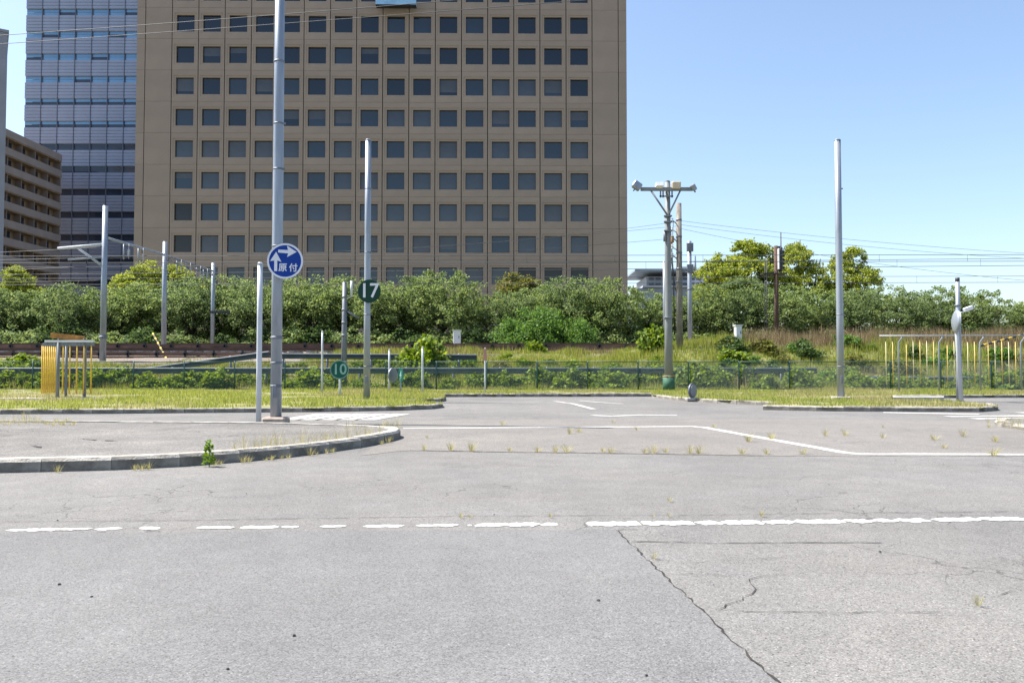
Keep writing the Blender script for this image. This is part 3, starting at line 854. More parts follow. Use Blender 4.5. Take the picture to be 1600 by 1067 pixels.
def track(y, z, label, xa=-60, xb=60):
    t = thing("railway_track", (0, y, 0), label, "railway track")
    for s in (-.53, .53):
        b = MB()
        prof = [(-.065, 0), (-.065, .02), (-.012, .04), (-.012, .12), (-.034, .13), (-.034, .17), (.034, .17), (.034, .13), (.012, .12), (.012, .04), (.065, .02), (.065, 0)]
        vs = [(x, s + a, z + c) for x in (xa, xb) for a, c in prof]
        n = len(prof)
        b.add(vs, [(i, (i + 1) % n, n + (i + 1) % n, n + i) for i in range(n)])
        b.build("rail", M_RUST, t)
    sb = MB(); sb.box((0, 0, z - .05), (.22, 2.1, .1)); sm = sb.mesh("sleeper", M_CONC)
    for i in range(60):
        if xa < -27 + i * .9 < xb: link("sleeper", sm, t, (-27 + i * .9, 0, 0))
track(43.2, 1.86, "nearest rusty railway track on the embankment", -60, -9.5)
track(47.4, 2.24, "middle railway track between the gantry posts")
track(51.0, 2.3, "farthest railway track in front of the trees")

# left catenary portal
GX = -20.3
por = thing("catenary_portal", (GX, 40.0, 0), "grey steel railway gantry of three posts joined by a long beam", "gantry")
zb0 = 1.2
def post(y, r0, r1, z0, z1, m_, dx=0):
    b = MB(); b.tube([(dx, y - 40, z0), (dx, y - 40, z1)], [r0, r1], 14); b.build("post", m_, por)
p1t, p2t, p3t = at(162, 322, 40).z, at(257, 378, 45.9).z, at(333, 411, 53).z
x2 = at(257, 450, 45.9).x - GX; x3 = at(333, 450, 53).x - GX
x1 = at(162.5, 450, 40).x - GX
post(40, .155, .13, ez(GX, 40) - .1, p1t, M_STEEL, x1)
post(45.9, .15, .13, 2.0, p2t, M_STEEL, x2)
post(53, .135, .12, 2.0, p3t, M_STEEL, x3)
b = MB(); b.tube([(x1, 0, ez(GX, 40) + 1.15), (x1, 0, ez(GX, 40) + 1.3)], .19, 14); b.build("collar", M_STEEL_D, por)
zA, zB, zC = at(170, 372, 40).z, at(257, 398.5, 45.9).z, at(333, 424, 53).z
b = MB(); b.tube([(x1 + .1, 0, zA), (x2, 5.9, zB), (x3, 13, zC)], .07, 8); b.build("beam", M_STEEL, por)
b = MB(); b.tube([(x2, 5.9, zB - .28), (x3, 13, zC - .28)], .045, 8); b.build("lower_beam", M_STEEL_D, por)
for i in range(7):
    t = (i + .5) / 7; p = Vector((x2, 5.9, zB)).lerp(Vector((x3, 13, zC)), t); q = Vector((x2, 5.9, zB - .28)).lerp(Vector((x3, 13, zC - .28)), min(1, t + .07))
    b = MB(); b.tube([p, q], .022, 5); b.build("brace", M_STEEL_D, por)
for t, yy, zz in ((.3, 1.7, -.1), (.5, 3.1, -.2), (.62, 7.5, -.3), (.8, 10.3, -.3), (.9, 11.4, -.3), (.95, 8.8, -.3)):
    zt = np.interp(yy, [0, 5.9, 13], [zA, zB, zC]); xx = np.interp(yy, [0, 5.9, 13], [x1, x2, x3])
    b = MB(); b.tube([(xx, yy, zt - .05), (xx, yy, zt - .85)], .035, 6); b.build("hanger", M_STEEL, por)
    b = MB()
    for q in range(4): b.tube([(xx + .22, yy + .1, zt - .35 - q * .09), (xx + .22, yy + .1, zt - .38 - q * .09)], [.085, .05], 10)
    b.tube([(xx + .22, yy + .1, zt - .02), (xx + .22, yy + .1, zt - .8)], .016, 5)
    b.build("insulator", M_PALE, por)
# cantilever arm to the left of the near post
pA, pB = at(158, 382, 40), at(92, 388.5, 40)
b = MB(); b.tube([(x1, 0, pA.z), (pB.x - GX, -.1, pB.z)], [.075, .06], 8); b.build("arm", M_PALE, por)
pC = at(120, 386, 40); pD = at(161, 418, 40)
for o in (-.05, .06):
    b = MB(); b.tube([(pC.x - GX + o, -.05, pC.z), (x1 + o, 0, pD.z)], .03, 6); b.build("brace", M_PALE, por)
pE, pF = at(158, 402, 40), at(108, 406.5, 40)
b = MB(); b.tube([(x1, 0, pE.z), (pF.x - GX, -.1, pF.z)], .045, 8); b.build("arm", M_STEEL, por)
# black lamp arm on the far post
b = MB(); b.box((x3 + .55, 12.8, at(340, 488, 53).z), (1.3, .16, .16), rz=.0); b.build("lamp_arm", M_DARK, por)

def wire(name, pts, r, label, sag=0.0, group=None, n=18, m_=None):
    a, c = Vector(pts[0]), Vector(pts[-1])
    if len(pts) == 2:
        pts = [a.lerp(c, i / n) - Vector((0, 0, sag * 4 * (i / n) * (1 - i / n))) for i in range(n + 1)]
    b = MB(); b.tube(pts, r, 5)
    return tag(b.build(name, m_ or M_WIRE), label, "wire", group)
# catenary pairs along the tracks (messenger above, contact below, droppers)
def catenary(yw, yL, yR, gap, label, dpx):
    t = thing("catenary_wires", (0, yw, 0), label, "overhead wire")
    zl, zr = at(985, yL, yw).z, at(1600, yR, yw).z
    xl, xr = at(985, yL, yw).x, at(1600, yR, yw).x
    def zz(x): return zl + (zr - zl) * (x - xl) / (xr - xl)
    for nm, g, r in (("messenger_wire", 0, .015), ("contact_wire", -gap, .016)):
        b = MB(); b.tube([(x, 0, zz(x) + g) for x in np.linspace(-55, 60, 24)], r, 5); b.build(nm, M_WIRE, t)
    x = -52.0
    while x < 58:
        b = MB(); b.tube([(x, 0, zz(x)), (x, 0, zz(x) - gap)], .008, 4); b.build("dropper", M_WIRE, t); x += dpx
catenary(43.2, 399, 398, .36, "double catenary wire over the nearest track", 4.8)
catenary(47.4, 409.5, 404, .42, "double catenary wire over the middle track", 5.0)
catenary(51.0, 433, 431.5, .40, "lower double catenary wire over the farthest track", 5.2)
WG = "thin telephone wires between poles"
for a, c, d1, d2, s in [((0, 68), (889, 0), 41, 36, .1), ((-20, 56), (640, 4), 40, 36, .1)]:
    p, q = at(*a, d1), at(*c, d2); v = (q - p)
    wire("power_line", [p - v * .2, q + v * .5], .016, "lower thin power line crossing high over the brown office facade" if a[0] == 0 else "upper thin power line crossing high over the brown office facade", s)
poletop = at(1062, 346, 40.5)
for a, c, d1, d2, s in [((1062, 345), (1620, 397), 40.5, 40, .15), ((1062, 351), (1620, 405), 40.5, 39, .2), ((1062, 357), (1620, 440), 40.5, 38, .3), ((1062, 346), (300, 395), 40.5, 41, .5), ((1062, 353), (-20, 404), 40.5, 41.5, .5), ((1062, 372), (-20, 430), 40.5, 41.0, .3)]:
    p, q = at(*a, d1), at(*c, d2)
    wire("telephone_wire", [p, q], .008, "thin telephone wire running from the brown concrete pole", s, WG, 24)
for y0, y1, d in [(396, 386, 39.6), (407, 402, 40), (424, 415, 39.8), (441, 438, 44)]:
    wire("feeder_wire", [at(-40, y0, d), at(160, y1, d)], .014, "grey wire running to the near gantry post", 0.02, "wires at the near gantry post")

# railway poles
def simple_pole(name, px, ytop, d, r0, r1, zbase, m_, label, cat="pole", bands=()):
    top = at(px, ytop, d)
    t = thing(name, (top.x, d, zbase), label, cat)
    H = top.z - zbase
    b = MB(); b.tube([(0, 0, -.15), (0, 0, H * .5), (0, 0, H)], [r0, (r0 + r1) / 2, r1], 16); b.build("shaft", m_, t)
    for f in bands:
        rr_ = r0 + (r1 - r0) * f
        b = MB(); b.tube([(0, 0, H * f - .05), (0, 0, H * f + .05)], rr_ + .012, 16); b.build("band", M_STEEL_D, t)
    return t, H
conc, H = simple_pole("concrete_pole", 1060.5, 318, 40.5, .17, .135, ez(8.4, 40.5), M_POLE_C, "brown weathered concrete utility pole carrying telephone wires", bands=(.46, .55, .66, .77, .885))
for k, zf in enumerate((.62, .68, .74, .80, .86)):
    b = MB(); b.tube([(-.12, 0, H * zf), (-.32 - .05 * (k % 2), -.2, H * zf + .1)], .03, 6)
    for q in range(3): b.tube([(-.38, -.2, H * zf + .03 + q * .09), (-.38, -.2, H * zf + .07 + q * .09)], [.07, .045], 8)
    b.build("insulator", M_WHITE if k % 2 else M_CONC, conc)
b = MB(); b.tube([(-.2, -.05, H * .4), (-.42, -.12, H * .6), (-.3, -.1, H * .88)], .02, 6); b.tube([(-.25, .05, H * .1), (-.3, -.02, H * .5), (-.45, -.05, H * .84)], .03, 6); b.build("cable", M_DARK, conc)
b = MB(); b.box((-.36, -.1, H * .75), (.16, .16, .35), bev=.03); b.build("junction_box", M_ORANGE, conc)
b = MB(); b.box((.28, 0, H * .54), (.5, .1, .12)); b.build("bracket", M_STEEL_D, conc)
st, H = simple_pole("steel_pole", 1077, 377, 46, .14, .12, 2.1, M_STEEL, "blue-grey steel railway pole next to the brown concrete pole", bands=(.55,))
for z_ in (.74, .94):
    b = MB(); b.box((0, -.16, H * z_), (.38, .14, .5), bev=.02); b.build("clamp_box", M_STEEL_D, st)
b = MB(); b.tube([(.32, -.1, H * .72), (.32, -.1, H * .86)], [.07, .03], 8); b.build("insulator", M_PALE, st)
simple_pole("slim_steel_pole", 1038, 408, 47, .11, .09, 2.1, M_STEEL, "slim blue-grey railway pole half hidden by the floodlight pole")
up, H = simple_pole("utility_pole", 538.5, 441, 33.2, .13, .09, ez(-7, 33.2), M_STEEL_D, "dark grey utility pole beyond the fence by the number ten sign", bands=(.5, .62, .74, .86))
b = MB(); b.tube([(.0, 0, H * .84), (.3, -.05, H * .86)], .02, 6); b.tube([(.3, -.05, H * .86), (.3, -.05, H * 1.01)], .055, 8); b.build("insulator", M_PALE, up)
b = MB(); b.tube([(0.05, 0, H * .735), (.62, -.1, H * .66)], .05, 6); b.build("arm", M_STEEL_D, up)

# railway signal
sp_ = at(1208.5, 386, 44)
sig = thing("railway_signal", (sp_.x, 43.6, ez(sp_.x, 43.6)), "dark rusty railway signal post with hooded lamp head and ladder", "railway signal")
H = sp_.z - ez(sp_.x, 43.6)
b = MB(); b.tube([(0, 0, -.2), (0, 0, H)], [.13, .10], 12); b.build("post", M_RUST, sig)
b = MB(); b.tube([(0, 0, H - .06), (.28, 0, H - .06)], .05, 6); b.tube([(.28, 0, H - 1.5), (.28, 0, H + .75)], .03, 6); b.build("head_arm", M_DARK, sig)
b = MB(); b.box((.24, 0, H - .75), (.14, .45, 1.35), bev=.05); b.build("lamp_head", M_DARK, sig)
b = MB(); b.box((.1, -.05, H - .75), (.10, .34, 1.15), bev=.03); b.build("back_cover", M_WHITE, sig)
for i in range(5):
    b = MB(); b.tube([(.3, 0, H - .3 - i * .22), (.46, 0, H - .34 - i * .22)], [.08, .075], 8); b.build("hood", M_DARK, sig)
b = MB(); b.box((-.15, 0, H - 1.55), (1.3, .6, .06)); b.build("platform", M_DARK, sig)
b = MB()
for s in (-.16, .16): b.tube([(-.62, s, -.1), (-.55, s, H - .7)], .025, 5)
for i in range(14): b.tube([(-.615 + i * .004, -.16, .4 + i * .35), (-.615 + i * .004, .16, .4 + i * .35)], .014, 4)
b.build("ladder", M_DARK, sig)
for i in range(2):
    b = MB(); b.tube([(-.6, 0, 1.8 + 1.7 * i), (0, 0, 1.8 + 1.7 * i)], .02, 5); b.build("ladder_stay", M_DARK, sig)
def cabinet(px, py0, py1, d, w, label, m_=M_WHITE):
    p = at(px, py1, d); q = at(px, py0, d)
    zb_ = ez(p.x, d); H_ = q.z - zb_
    t = thing("signal_cabinet", (p.x, d, zb_), label, "cabinet")
    b = MB(); b.box((0, 0, H_ * .62), (w, .4, H_ * .76), bev=.02); b.build("body", m_, t)
    b = MB(); b.box((0, 0, H_ * 1.0 + .015), (w + .08, .5, .05)); b.build("lid", m_, t)
    b = MB(); b.tube([(-w * .3, 0, -.1), (-w * .3, 0, H_ * .25)], .04, 6); b.tube([(w * .3, 0, -.1), (w * .3, 0, H_ * .25)], .04, 6); b.build("leg", M_STEEL_D, t)
    b = MB(); b.box((w * .3, -.212, H_ * .62), (.03, .03, .14)); b.build("handle", M_DARK, t)
    return t
cabinet(714, 517, 530, 45.6, .42, "small pale equipment cabinet beside the track under the trees")
cabinet(1153, 509, 530, 41.0, .30, "white equipment box above the bright green bush")
# striped barrier pole beside the track
def striped(pa, pb, r, label, d):
    a, c = at(*pa, d[0]), at(*pb, d[1])
    t = thing("striped_stay", a, label, "guy guard")
    v = c - a; n = 12
    for i in range(n):
        b = MB(); b.tube([v * (i / n), v * ((i + 1) / n)], r, 8); b.build("stripe", M_YELLOW if i % 2 else M_DARK, t)
striped((263, 566), (239, 521), .05, "yellow and black striped stay guard beside the gantry", (41.2, 44))
striped((1530, 541), (1605, 521), .05, "yellow and black striped stay guard above the long bar gate", (38, 40))

# guard rails on the road behind the fence
def guard(x0, z0, x1, z1, y, label, step=2.0, h=.26, yslope=0.0):
    t = thing("guard_rail", (x0, y, 0), label, "guard rail")
    prof = [(0, -h / 2), (-.05, -h * .38), (-.05, -h * .14), (0, -h * .04), (0, h * .04), (-.05, h * .14), (-.05, h * .38), (0, h / 2), (.012, h / 2), (.012, -h / 2)]
    n = len(prof); L = x1 - x0
    vs = [(x, a, z + c) for x, z in ((0, z0), (L, z1)) for a, c in prof]
    b = MB(); b.add(vs, [(i, n + i, n + (i + 1) % n, (i + 1) % n) for i in range(n)] + [tuple(range(n)), tuple(range(2 * n - 1, n - 1, -1))]); b.build("beam", M_BEAM, t)
    k = 0.5
    while k < L:
        zt = z0 + (z1 - z0) * k / L + h / 2 + .02
        zg = ez(x0 + k, y + .06) - .2
        b = MB(); b.tube([(k, .06, zg), (k, .06, zt)], .055, 8); b.build("post", M_STEEL_D, t)
        k += step
guard(-33, .84, 13, .84, 34.0, "long low grey guard rail just behind the mesh fence")
p, q = at(128, 592, 35.0), at(420, 553, 35.0)
guard(p.x, p.z, q.x, q.z, 35.0, "grey guard rail climbing the ramp towards the track")
p, q = at(425, 556, 36.2), at(745, 558, 36.2)
guard(p.x, p.z, q.x, q.z, 36.2, "upper level grey guard rail half covered by vines")
guard(14.5, .42, 36, .42, 34.0, "low grey guard rail behind the fence near the yellow bars", h=.34)

# ================================================================== FENCE
fence = thing("mesh_fence", (0, FENCE_Y, 0.08), "green chain-link fence running the width of the lot", "fence")
FH_ = 1.12; BAYF = 2.0
b = MB(); b.tube([(0, 0, -.12), (0, 0, FH_ + .03)], .027, 8); b.add([], []); pmesh = b.mesh("post", M_FENCE)
pitch = .065
ck = MB()
def ribbon(x0, z0, x1, z1, off):
    ck.tube([(x0, off, z0), (x1, off, z1)], .0038, 3, cap=False, smooth=False)
hF = FH_ - .06
nst = int((BAYF + hF) / pitch)
for s in (1, -1):
    for i in range(nst + 1):
        a = -hF + i * pitch            # x at z=0 for a 45 degree strand
        xa, za, xb, zb_ = a, 0.0, a + hF, hF
        if xa < 0: za -= xa; xa = 0
        if xb > BAYF: zb_ -= xb - BAYF; xb = BAYF
        if xb - xa < .01: continue
        if s == -1: xa, xb = BAYF - xa, BAYF - xb
        ribbon(xa, za + .03, xb, zb_ + .03, .003 * s)
cmesh = ck.mesh("chain_link_mesh", M_FENCE)
rail_m = MB(); rail_m.tube([(0, 0, FH_), (BAYF, 0, FH_)], .02, 6); rmesh = rail_m.mesh("top_rail", M_FENCE)
rail_l = MB(); rail_l.tube([(0, 0, .05), (BAYF, 0, .05)], .012, 6); lmesh = rail_l.mesh("bottom_rail", M_FENCE)
for i in range(27):
    x = -27 + i * BAYF
    link("post", pmesh, fence, (x, 0, 0))
    if i < 26:
        link("top_rail", rmesh, fence, (x, 0, 0)); link("bottom_rail", lmesh, fence, (x, 0, 0))
        o = link("chain_link_mesh", cmesh, fence, (x, 0, 0)); o["kind"] = "stuff"

# ================================================================== POLES AND SIGNS OF THE LOT
def pole_thing(px, ybase, ytop, d, r0, r1, label, name="steel_pole", m_=M_STEEL, zb_=0.0, H=None, cat="pole"):
    p = at(px, ybase, d)
    if H is None: H = at(px, ytop, d).z - zb_
    t = thing(name, (p.x, d, zb_), label, cat)
    ptx = at(px, ytop, d).x - p.x
    b = MB(); b.tube([(0, 0, -.1), (0, 0, H * .33), (0, 0, H * .66), (0, 0, H)], [r0, r0 + (r1 - r0) * .33, r0 + (r1 - r0) * .66, r1], 24); b.build("shaft", m_, t)
    b = MB(); b.tube([(0, 0, H - .002), (0, 0, H + .03)], [r1 + .006, r1 - .01], 24); b.build("cap", m_, t)
    return t, H
def round_sign(t, px, py, d, rad, face, txt=None, rim=None, yaw_=0.0, size=None, xoff=0.0, ink=None):
    """disc with its front facing the camera side; child of the post"""
    c = at(px, py, d) - t.location
    b = MB(); b.plate(disc_poly(rad), .0, .006)
    s = b.build("sign_disc", face, t, c); s.rotation_euler = (0, 0, yaw_)
    b = MB(); b.plate(disc_poly(rad * .985), .0065, .012)
    b.build("sign_back", M_SIGN_BACK, s)
    if rim:
        b = MB(); n = 48
        ring = []
        vs = []
        for r_, y in ((rad + .004, -.004), (rad - .028, -.004), (rad - .028, .004), (rad + .004, .004)):
            vs += [(r_ * math.cos(2 * math.pi * i / n), y, r_ * math.sin(2 * math.pi * i / n)) for i in range(n)]
        b.add(vs, [(j * n + i, ((j + 1) % 4) * n + i, ((j + 1) % 4) * n + (i + 1) % n, j * n + (i + 1) % n) for j in range(4) for i in range(n)])
        b.build("rim", rim, s)
    if txt:
        me_ = text_mesh("number", txt, size or rad * 1.25, ink or M_SIGN_W, .002, rad * .022)
        link("number", me_, s, (xoff, -.0035, 0))
    for zc in (-rad * .45, rad * .45):
        b = MB(); b.box((-(c.x), .025, zc), (.22, .03, .05)); b.build("clamp", M_STEEL_D, s)
    return s
# tall pole with the blue direction sign
tall, H = pole_thing(431, 660, -120, 13.8, .096, .080, "tall galvanised pole with blue round moped turn sign", name="sign_pole", cat="sign pole")
b = MB(); b.box((0, 0, .035), (.40, .36, .15), bev=.03); b.build("plinth", mat("plinth_concrete", (.36, .29, .24), .9, var=.2, scale=8), tall)
for z_, w_ in ((.62, .04), (1.02, .035), (1.45, .05), (3.05, .03), (2.75, .03), (6.3, .03), (8.6, .03)):
    b = MB(); b.tube([(0, 0, z_), (0, 0, z_ + w_)], .096 - z_ * .0013 + .004, 24); b.build("band", M_STEEL_D, tall)
s = round_sign(tall, 445.5, 408, 13.66, .302, M_SIGN_B, rim=M_SIGN_W, yaw_=R(3))
K = .302 / 28.5     # metres per photo pixel on the sign
def sg(x, y): return ((x - 445.5) * K, -(y - 408) * K)
b = MB(); b.plate([sg(*p) for p in [(434.5, 389.5), (450, 390.2), (448.5, 383), (464, 393), (448.8, 401.5), (450.3, 395.6), (434, 394.2)]], -.0045, -.001); b.build("right_arrow", M_SIGN_W, s)
b = MB(); b.plate([sg(*p) for p in [(428.2, 424.5), (428.2, 407.5), (421.5, 408), (431, 393), (439.8, 409.5), (433, 407.2), (433, 424.5)]], -.0045, -.001); b.build("ahead_arrow", M_SIGN_W, s)
for ch, cx in (("原", 441.8), ("付", 458.6)):
    me_ = text_mesh("character", ch, 15.5 * K, M_SIGN_W, .0015, .0032)
    vs = np.array([v.co[:] for v in me_.vertices]); mid = (vs.min(0) + vs.max(0)) / 2; ext = vs.max(0) - vs.min(0)
    k = 13.6 * K / max(ext[0], ext[2])
    for v in me_.vertices: v.co = ((v.co.x - mid[0]) * k, v.co.y, (v.co.z - mid[2]) * k)
    q = sg(cx, 418.5); link("character", me_, s, (q[0], -.003, q[1]))
pole_thing(404, 659, 413, 12.55, .041, .041, "slim white post beside the tall sign pole", name="white_post", m_=M_PALE, zb_=.1, cat="post")
p17, H = pole_thing(573, 628, 220, 22.3, .095, .082, "grey steel pole carrying the dark green number 17 disc", name="sign_pole", zb_=.08, cat="sign pole")
round_sign(p17, 577, 455, 22.15, .325, M_SIGN_G, "17", yaw_=R(-4), size=.56)
bare, H = pole_thing(1314, 628, 220, 22.3, .098, .088, "bare tall galvanised pole on the grassy island", zb_=.08)
b = MB(); b.box((0, 0, .03), (.42, .42, .1), bev=.02); b.build("plinth", M_KERB, bare)
p10, H = pole_thing(531, 622, 585, 25.0, .035, .035, "short post with teal round number 10 sign in the grass", name="sign_post", m_=M_PALE, zb_=.08, cat="sign")
round_sign(p10, 530.5, 577.5, 24.93, .29, M_SIGN_T, "10", rim=mat("sign_rim_teal", (.12, .24, .22), .5), size=.46, ink=mat("faded_number", (.22, .40, .37), .6))
p4, H = pole_thing(626, 616, 590, 28.0, .03, .03, "low post with narrow turned green number 4 sign", name="sign_post", m_=M_STEEL, zb_=.08, cat="sign")
round_sign(p4, 626, 586, 27.93, .26, M_SIGN_T, "4", yaw_=R(-62), size=.36, ink=MATS["faded_number"])
b = MB(); b.plate(disc_poly(.26), -.02, .02); o = b.build("second_disc", M_SIGN_BACK, p4, (-.3, .15, .62)); o.rotation_euler = (0, 0, R(62))
for px, yb, yt, d, r, lab in [(503, 617.5, 518, 27.6, .036, "thin white post between the tall sign pole and number 10 sign"), (608, 613, 547, 28.6, .036, "thin white post next to the number 4 sign"), (660, 615, 543, 28.2, .038, "thin white post at the grass tip by the vines")]:
    pole_thing(px, yb, yt, d, r, r * .9, lab, name="white_post", m_=M_PALE, zb_=.08, cat="post")
pr, H = pole_thing(758, 617, 545, 27.4, .03, .03, "thin white post with faded reddish plate before the fence", name="white_post", m_=M_PALE, zb_=.08, cat="post")
b = MB(); b.box((0, -.045, H - .2), (.10, .02, .42)); b.build("plate", mat("faded_red", (.42, .22, .17), .7), pr)

for t_, H_, r_ in ((p17, 7.3, .092), (bare, 7.3, .096), (tall, 12, .094)):
    for z_ in ((.9, 2.35, 4.1, 5.9) if t_ is not tall else (4.4, 5.2)):
        rr_ = r_ - .0019 * z_
        b = MB(); b.tube([(0, 0, z_), (0, 0, z_ + .03)], rr_ + .004, 24); b.box((rr_ + .015, -.02, z_ + .015), (.05, .03, .03)); b.build("strap", M_STEEL_D, t_)
    b = MB(); b.box((.0, -r_ + .004, .55), (.07, .03, .22), bev=.008); b.build("handhole_cover", M_STEEL_D, t_)
# floodlight pole
fl, H = pole_thing(1045, 613, 284, 30.2, .165, .095, "grey floodlight pole with crossarm and green painted foot", name="floodlight_pole", m_=M_POLE_G, zb_=.06, cat="lamp pole")
def fz2(y): return at(1045, y, 30.2).z - .06
def fx2(x): return at(x, 450, 30.2).x - fl.location.x
b = MB(); b.tube([(0, 0, -.02), (0, 0, fz2(588))], .225, 24); b.tube([(0, 0, fz2(588)), (0, 0, fz2(586))], [.225, .17], 24); b.build("foot_sleeve", M_GREENP, fl)
b = MB(); b.tube([(0, 0, fz2(588.5)), (0, 0, fz2(587))], .232, 24); b.build("band", M_ORANGE, fl)
xs_c = fx2(1041)
b = MB(); b.box(((fx2(1001) + fx2(1082)) / 2, -.13, fz2(297)), (fx2(1082) - fx2(1001), .09, .13)); b.build("crossarm", M_POLE_G, fl)
for x0 in (1017, 1063):
    b = MB(); b.tube([(fx2(x0), -.13, fz2(299)), (fx2(1042 if x0 < 1040 else 1045), -.1, fz2(336))], .035, 6); b.build("brace", M_POLE_G, fl)
b = MB(); b.box((fx2(1032), -.13, fz2(304)), (.05, .05, .3)); b.box((fx2(1036), -.13, fz2(304)), (.05, .05, .3)); b.box((fx2(1050), -.13, fz2(304)), (.05, .05, .3)); b.box((fx2(1041), -.13, fz2(308)), (.52, .05, .05)); b.build("bracket", M_POLE_G, fl)
def lamp(px, py, w, h, tilt, m_, ry=0):
    b = MB(); b.box((0, 0, 0), (w, .26, h), bev=.04); b.box((0, -.135, 0), (w * .86, .02, h * .8)); o = b.build("floodlight", m_, fl, (fx2(px), -.16, fz2(py)))
    o.rotation_euler = (tilt, ry, 0)
    b = MB(); b.tube([(0, .06, -h * .3), (0, .06, -h * .8)], .03, 6); b.build("yoke", M_STEEL_D, o)
lamp(995, 292, .34, .28, R(-10), M_STEEL, R(35)); lamp(1083, 294.5, .16, .26, R(10), M_STEEL, R(-30))
lamp(1030, 292, .30, .2, R(-20), M_WHITE); lamp(1056, 291, .34, .28, R(12), mat("tan_lamp_back", (.50, .43, .32), .6), 0)
for y_ in (340, 349, 363, 498):
    b = MB(); b.tube([(0, 0, fz2(y_)), (0, 0, fz2(y_) + .07)], .165 - .07 * fz2(y_) / H + .018, 16); b.box((-.02, -.14, fz2(y_) + .03), (.3, .12, .05)); b.build("band", M_STEEL_D, fl)
b = MB(); b.tube([(-.13, -.1, fz2(362)), (-.13, -.1, fz2(378))], .06, 8); b.build("conduit_box", M_STEEL_D, fl)

# mirror pole on the right hand island
mp_, H = pole_thing(1499.5, 627, 437, 22.6, .085, .055, "pale pole with convex mirror, camera and stub post", name="mirror_pole", m_=M_STEEL, zb_=.08, cat="mirror pole")
zm = lambda y: at(1499, y, 22.6).z - .08
xm = lambda x: at(x, 500, 22.6).x - mp_.location.x
b = MB(); b.tube([(-.03, -.13, -.05), (-.12, -.13, zm(515)), (-.13, -.13, zm(488))], [.06, .055, .05], 16); b.build("stub_post", M_PALE, mp_)
nseg, nr = 24, 5; vs = [(0, 0, 0)]; fcs = []
for j in range(1, nr + 1):
    r_ = .34 * j / nr
    for i in range(nseg): vs.append((-.10 * (1 - (r_ / .34) ** 2) + 0, r_ * math.cos(2 * math.pi * i / nseg), r_ * math.sin(2 * math.pi * i / nseg)))
vs[0] = (-.10, 0, 0)
for i in range(nseg): fcs.append((0, 1 + i, 1 + (i + 1) % nseg))
for j in range(nr - 1):
    for i in range(nseg): a = 1 + j * nseg; fcs.append((a + i, a + nseg + i, a + nseg + (i + 1) % nseg, a + (i + 1) % nseg))
a = 1 + (nr - 1) * nseg; o0 = len(vs)
for i in range(nseg): v = vs[a + i]; vs.append((.05, v[1] * .93, v[2] * .93))
for i in range(nseg): fcs.append((a + i, o0 + i, o0 + (i + 1) % nseg, a + (i + 1) % nseg))
fcs.append(tuple(o0 + i for i in range(nseg)))
b = MB(); b.add(vs, fcs, True); o = b.build("mirror_shell", M_STEEL, mp_, (xm(1488.5), -.16, zm(503))); o.rotation_euler = (0, R(3), R(-14))
b = MB(); b.tube([(0, -.05, zm(490)), (xm(1506), -.1, zm(486))], .025, 6); b.build("camera_arm", M_PALE, mp_)
b = MB(); b.box((0, 0, 0), (.26, .12, .12), bev=.02); o = b.build("camera", M_WHITE, mp_, (xm(1509), -.12, zm(483))); o.rotation_euler = (0, R(-20), 0)
for y_ in (478, 556, 510):
    b = MB(); b.tube([(0, 0, zm(y_)), (0, 0, zm(y_) + .04)], .088, 16); b.build("band", M_STEEL_D, mp_)
b = MB(); b.tube([(0, 0, zm(440)), (0, 0, zm(434))], .06, 10); b.build("pole_cap", M_DARK, mp_)
# low turned round sign near the kerb
lp = gr(1101, 631)
low = thing("low_round_sign", (lp.x, 22.6, .04), "dark grey round sign back standing low by the kerb", "sign")
b = MB(); b.plate(disc_poly(.21, 36, 0, .27), -.02, .02); o = b.build("sign_disc", mat("dark_blue_grey", (.10, .115, .15), .5), low); o.rotation_euler = (0, 0, R(48))
b = MB(); b.plate(disc_poly(.17, 36, 0, .27), -.05, -.0215); o2 = b.build("backing", mat("mid_blue_grey", (.17, .19, .235), .5), low); o2.rotation_euler = (0, 0, R(48))
b = MB(); b.box((0, .06, .03), (.34, .3, .09), bev=.02); b.build("base", M_CONC, low)
b = MB(); b.tube([(0, .05, 0), (0, .05, .35)], .022, 8); b.build("stem", M_STEEL_D, low)

# yellow hanging bar gates
p = at(90, 628, 22.3)
ya = thing("clearance_gate", (p.x, 22.3, .08), "white frame hung with dense bright yellow bars in the grass", "gate")
K2 = 22.3 / FPX
def yx(x): return (x - 90) * K2
def yz(y): return at(90, y, 22.3).z - .08
for px, dy, r_ in ((90, 0, .045), (103, .55, .04), (132, .05, .045)):
    xq = at(px, 600, 22.3 + dy).x - p.x
    b = MB(); b.tube([(xq, dy, -.08), (xq, dy, yz(534))], r_, 10); b.build("post", M_POLE_G, ya)
    b = MB(); b.box((xq, dy, .03), (.2, .2, .06)); b.build("foot", M_STEEL_D, ya)
b = MB(); b.box(((yx(69) + yx(145)) / 2, 0, yz(533)), (yx(145) - yx(69), .08, .06)); b.build("top_rail", M_WHITE, ya)
b = MB(); b.box(((yx(66) + yx(145)) / 2, .02, yz(538)), (yx(145) - yx(66), .05, .10)); b.build("hanging_rail", M_STEEL_D, ya)
b = MB(); b.tube([(at(65, 600, 22.33).x - p.x, .03, yz(538)), (at(93, 600, 23.4).x - p.x, 1.1, yz(538))], .03, 8); b.tube([(yx(90), 0, yz(535)), (at(103, 600, 22.85).x - p.x, .55, yz(535))], .03, 8); b.build("side_rail", M_STEEL_D, ya)
b = MB(); b.box((0, 0, 0), (.95, .05, .15)); o = b.build("warning_board", M_ORANGE, ya, (yx(96), .25, yz(526))); o.rotation_euler = (0, R(6), 0)
for px in (90, 130):
    b = MB(); b.tube([(yx(px), 0, yz(529)), (yx(px), 0, yz(535))], .03, 8); b.build("bolt", M_DARK, ya)
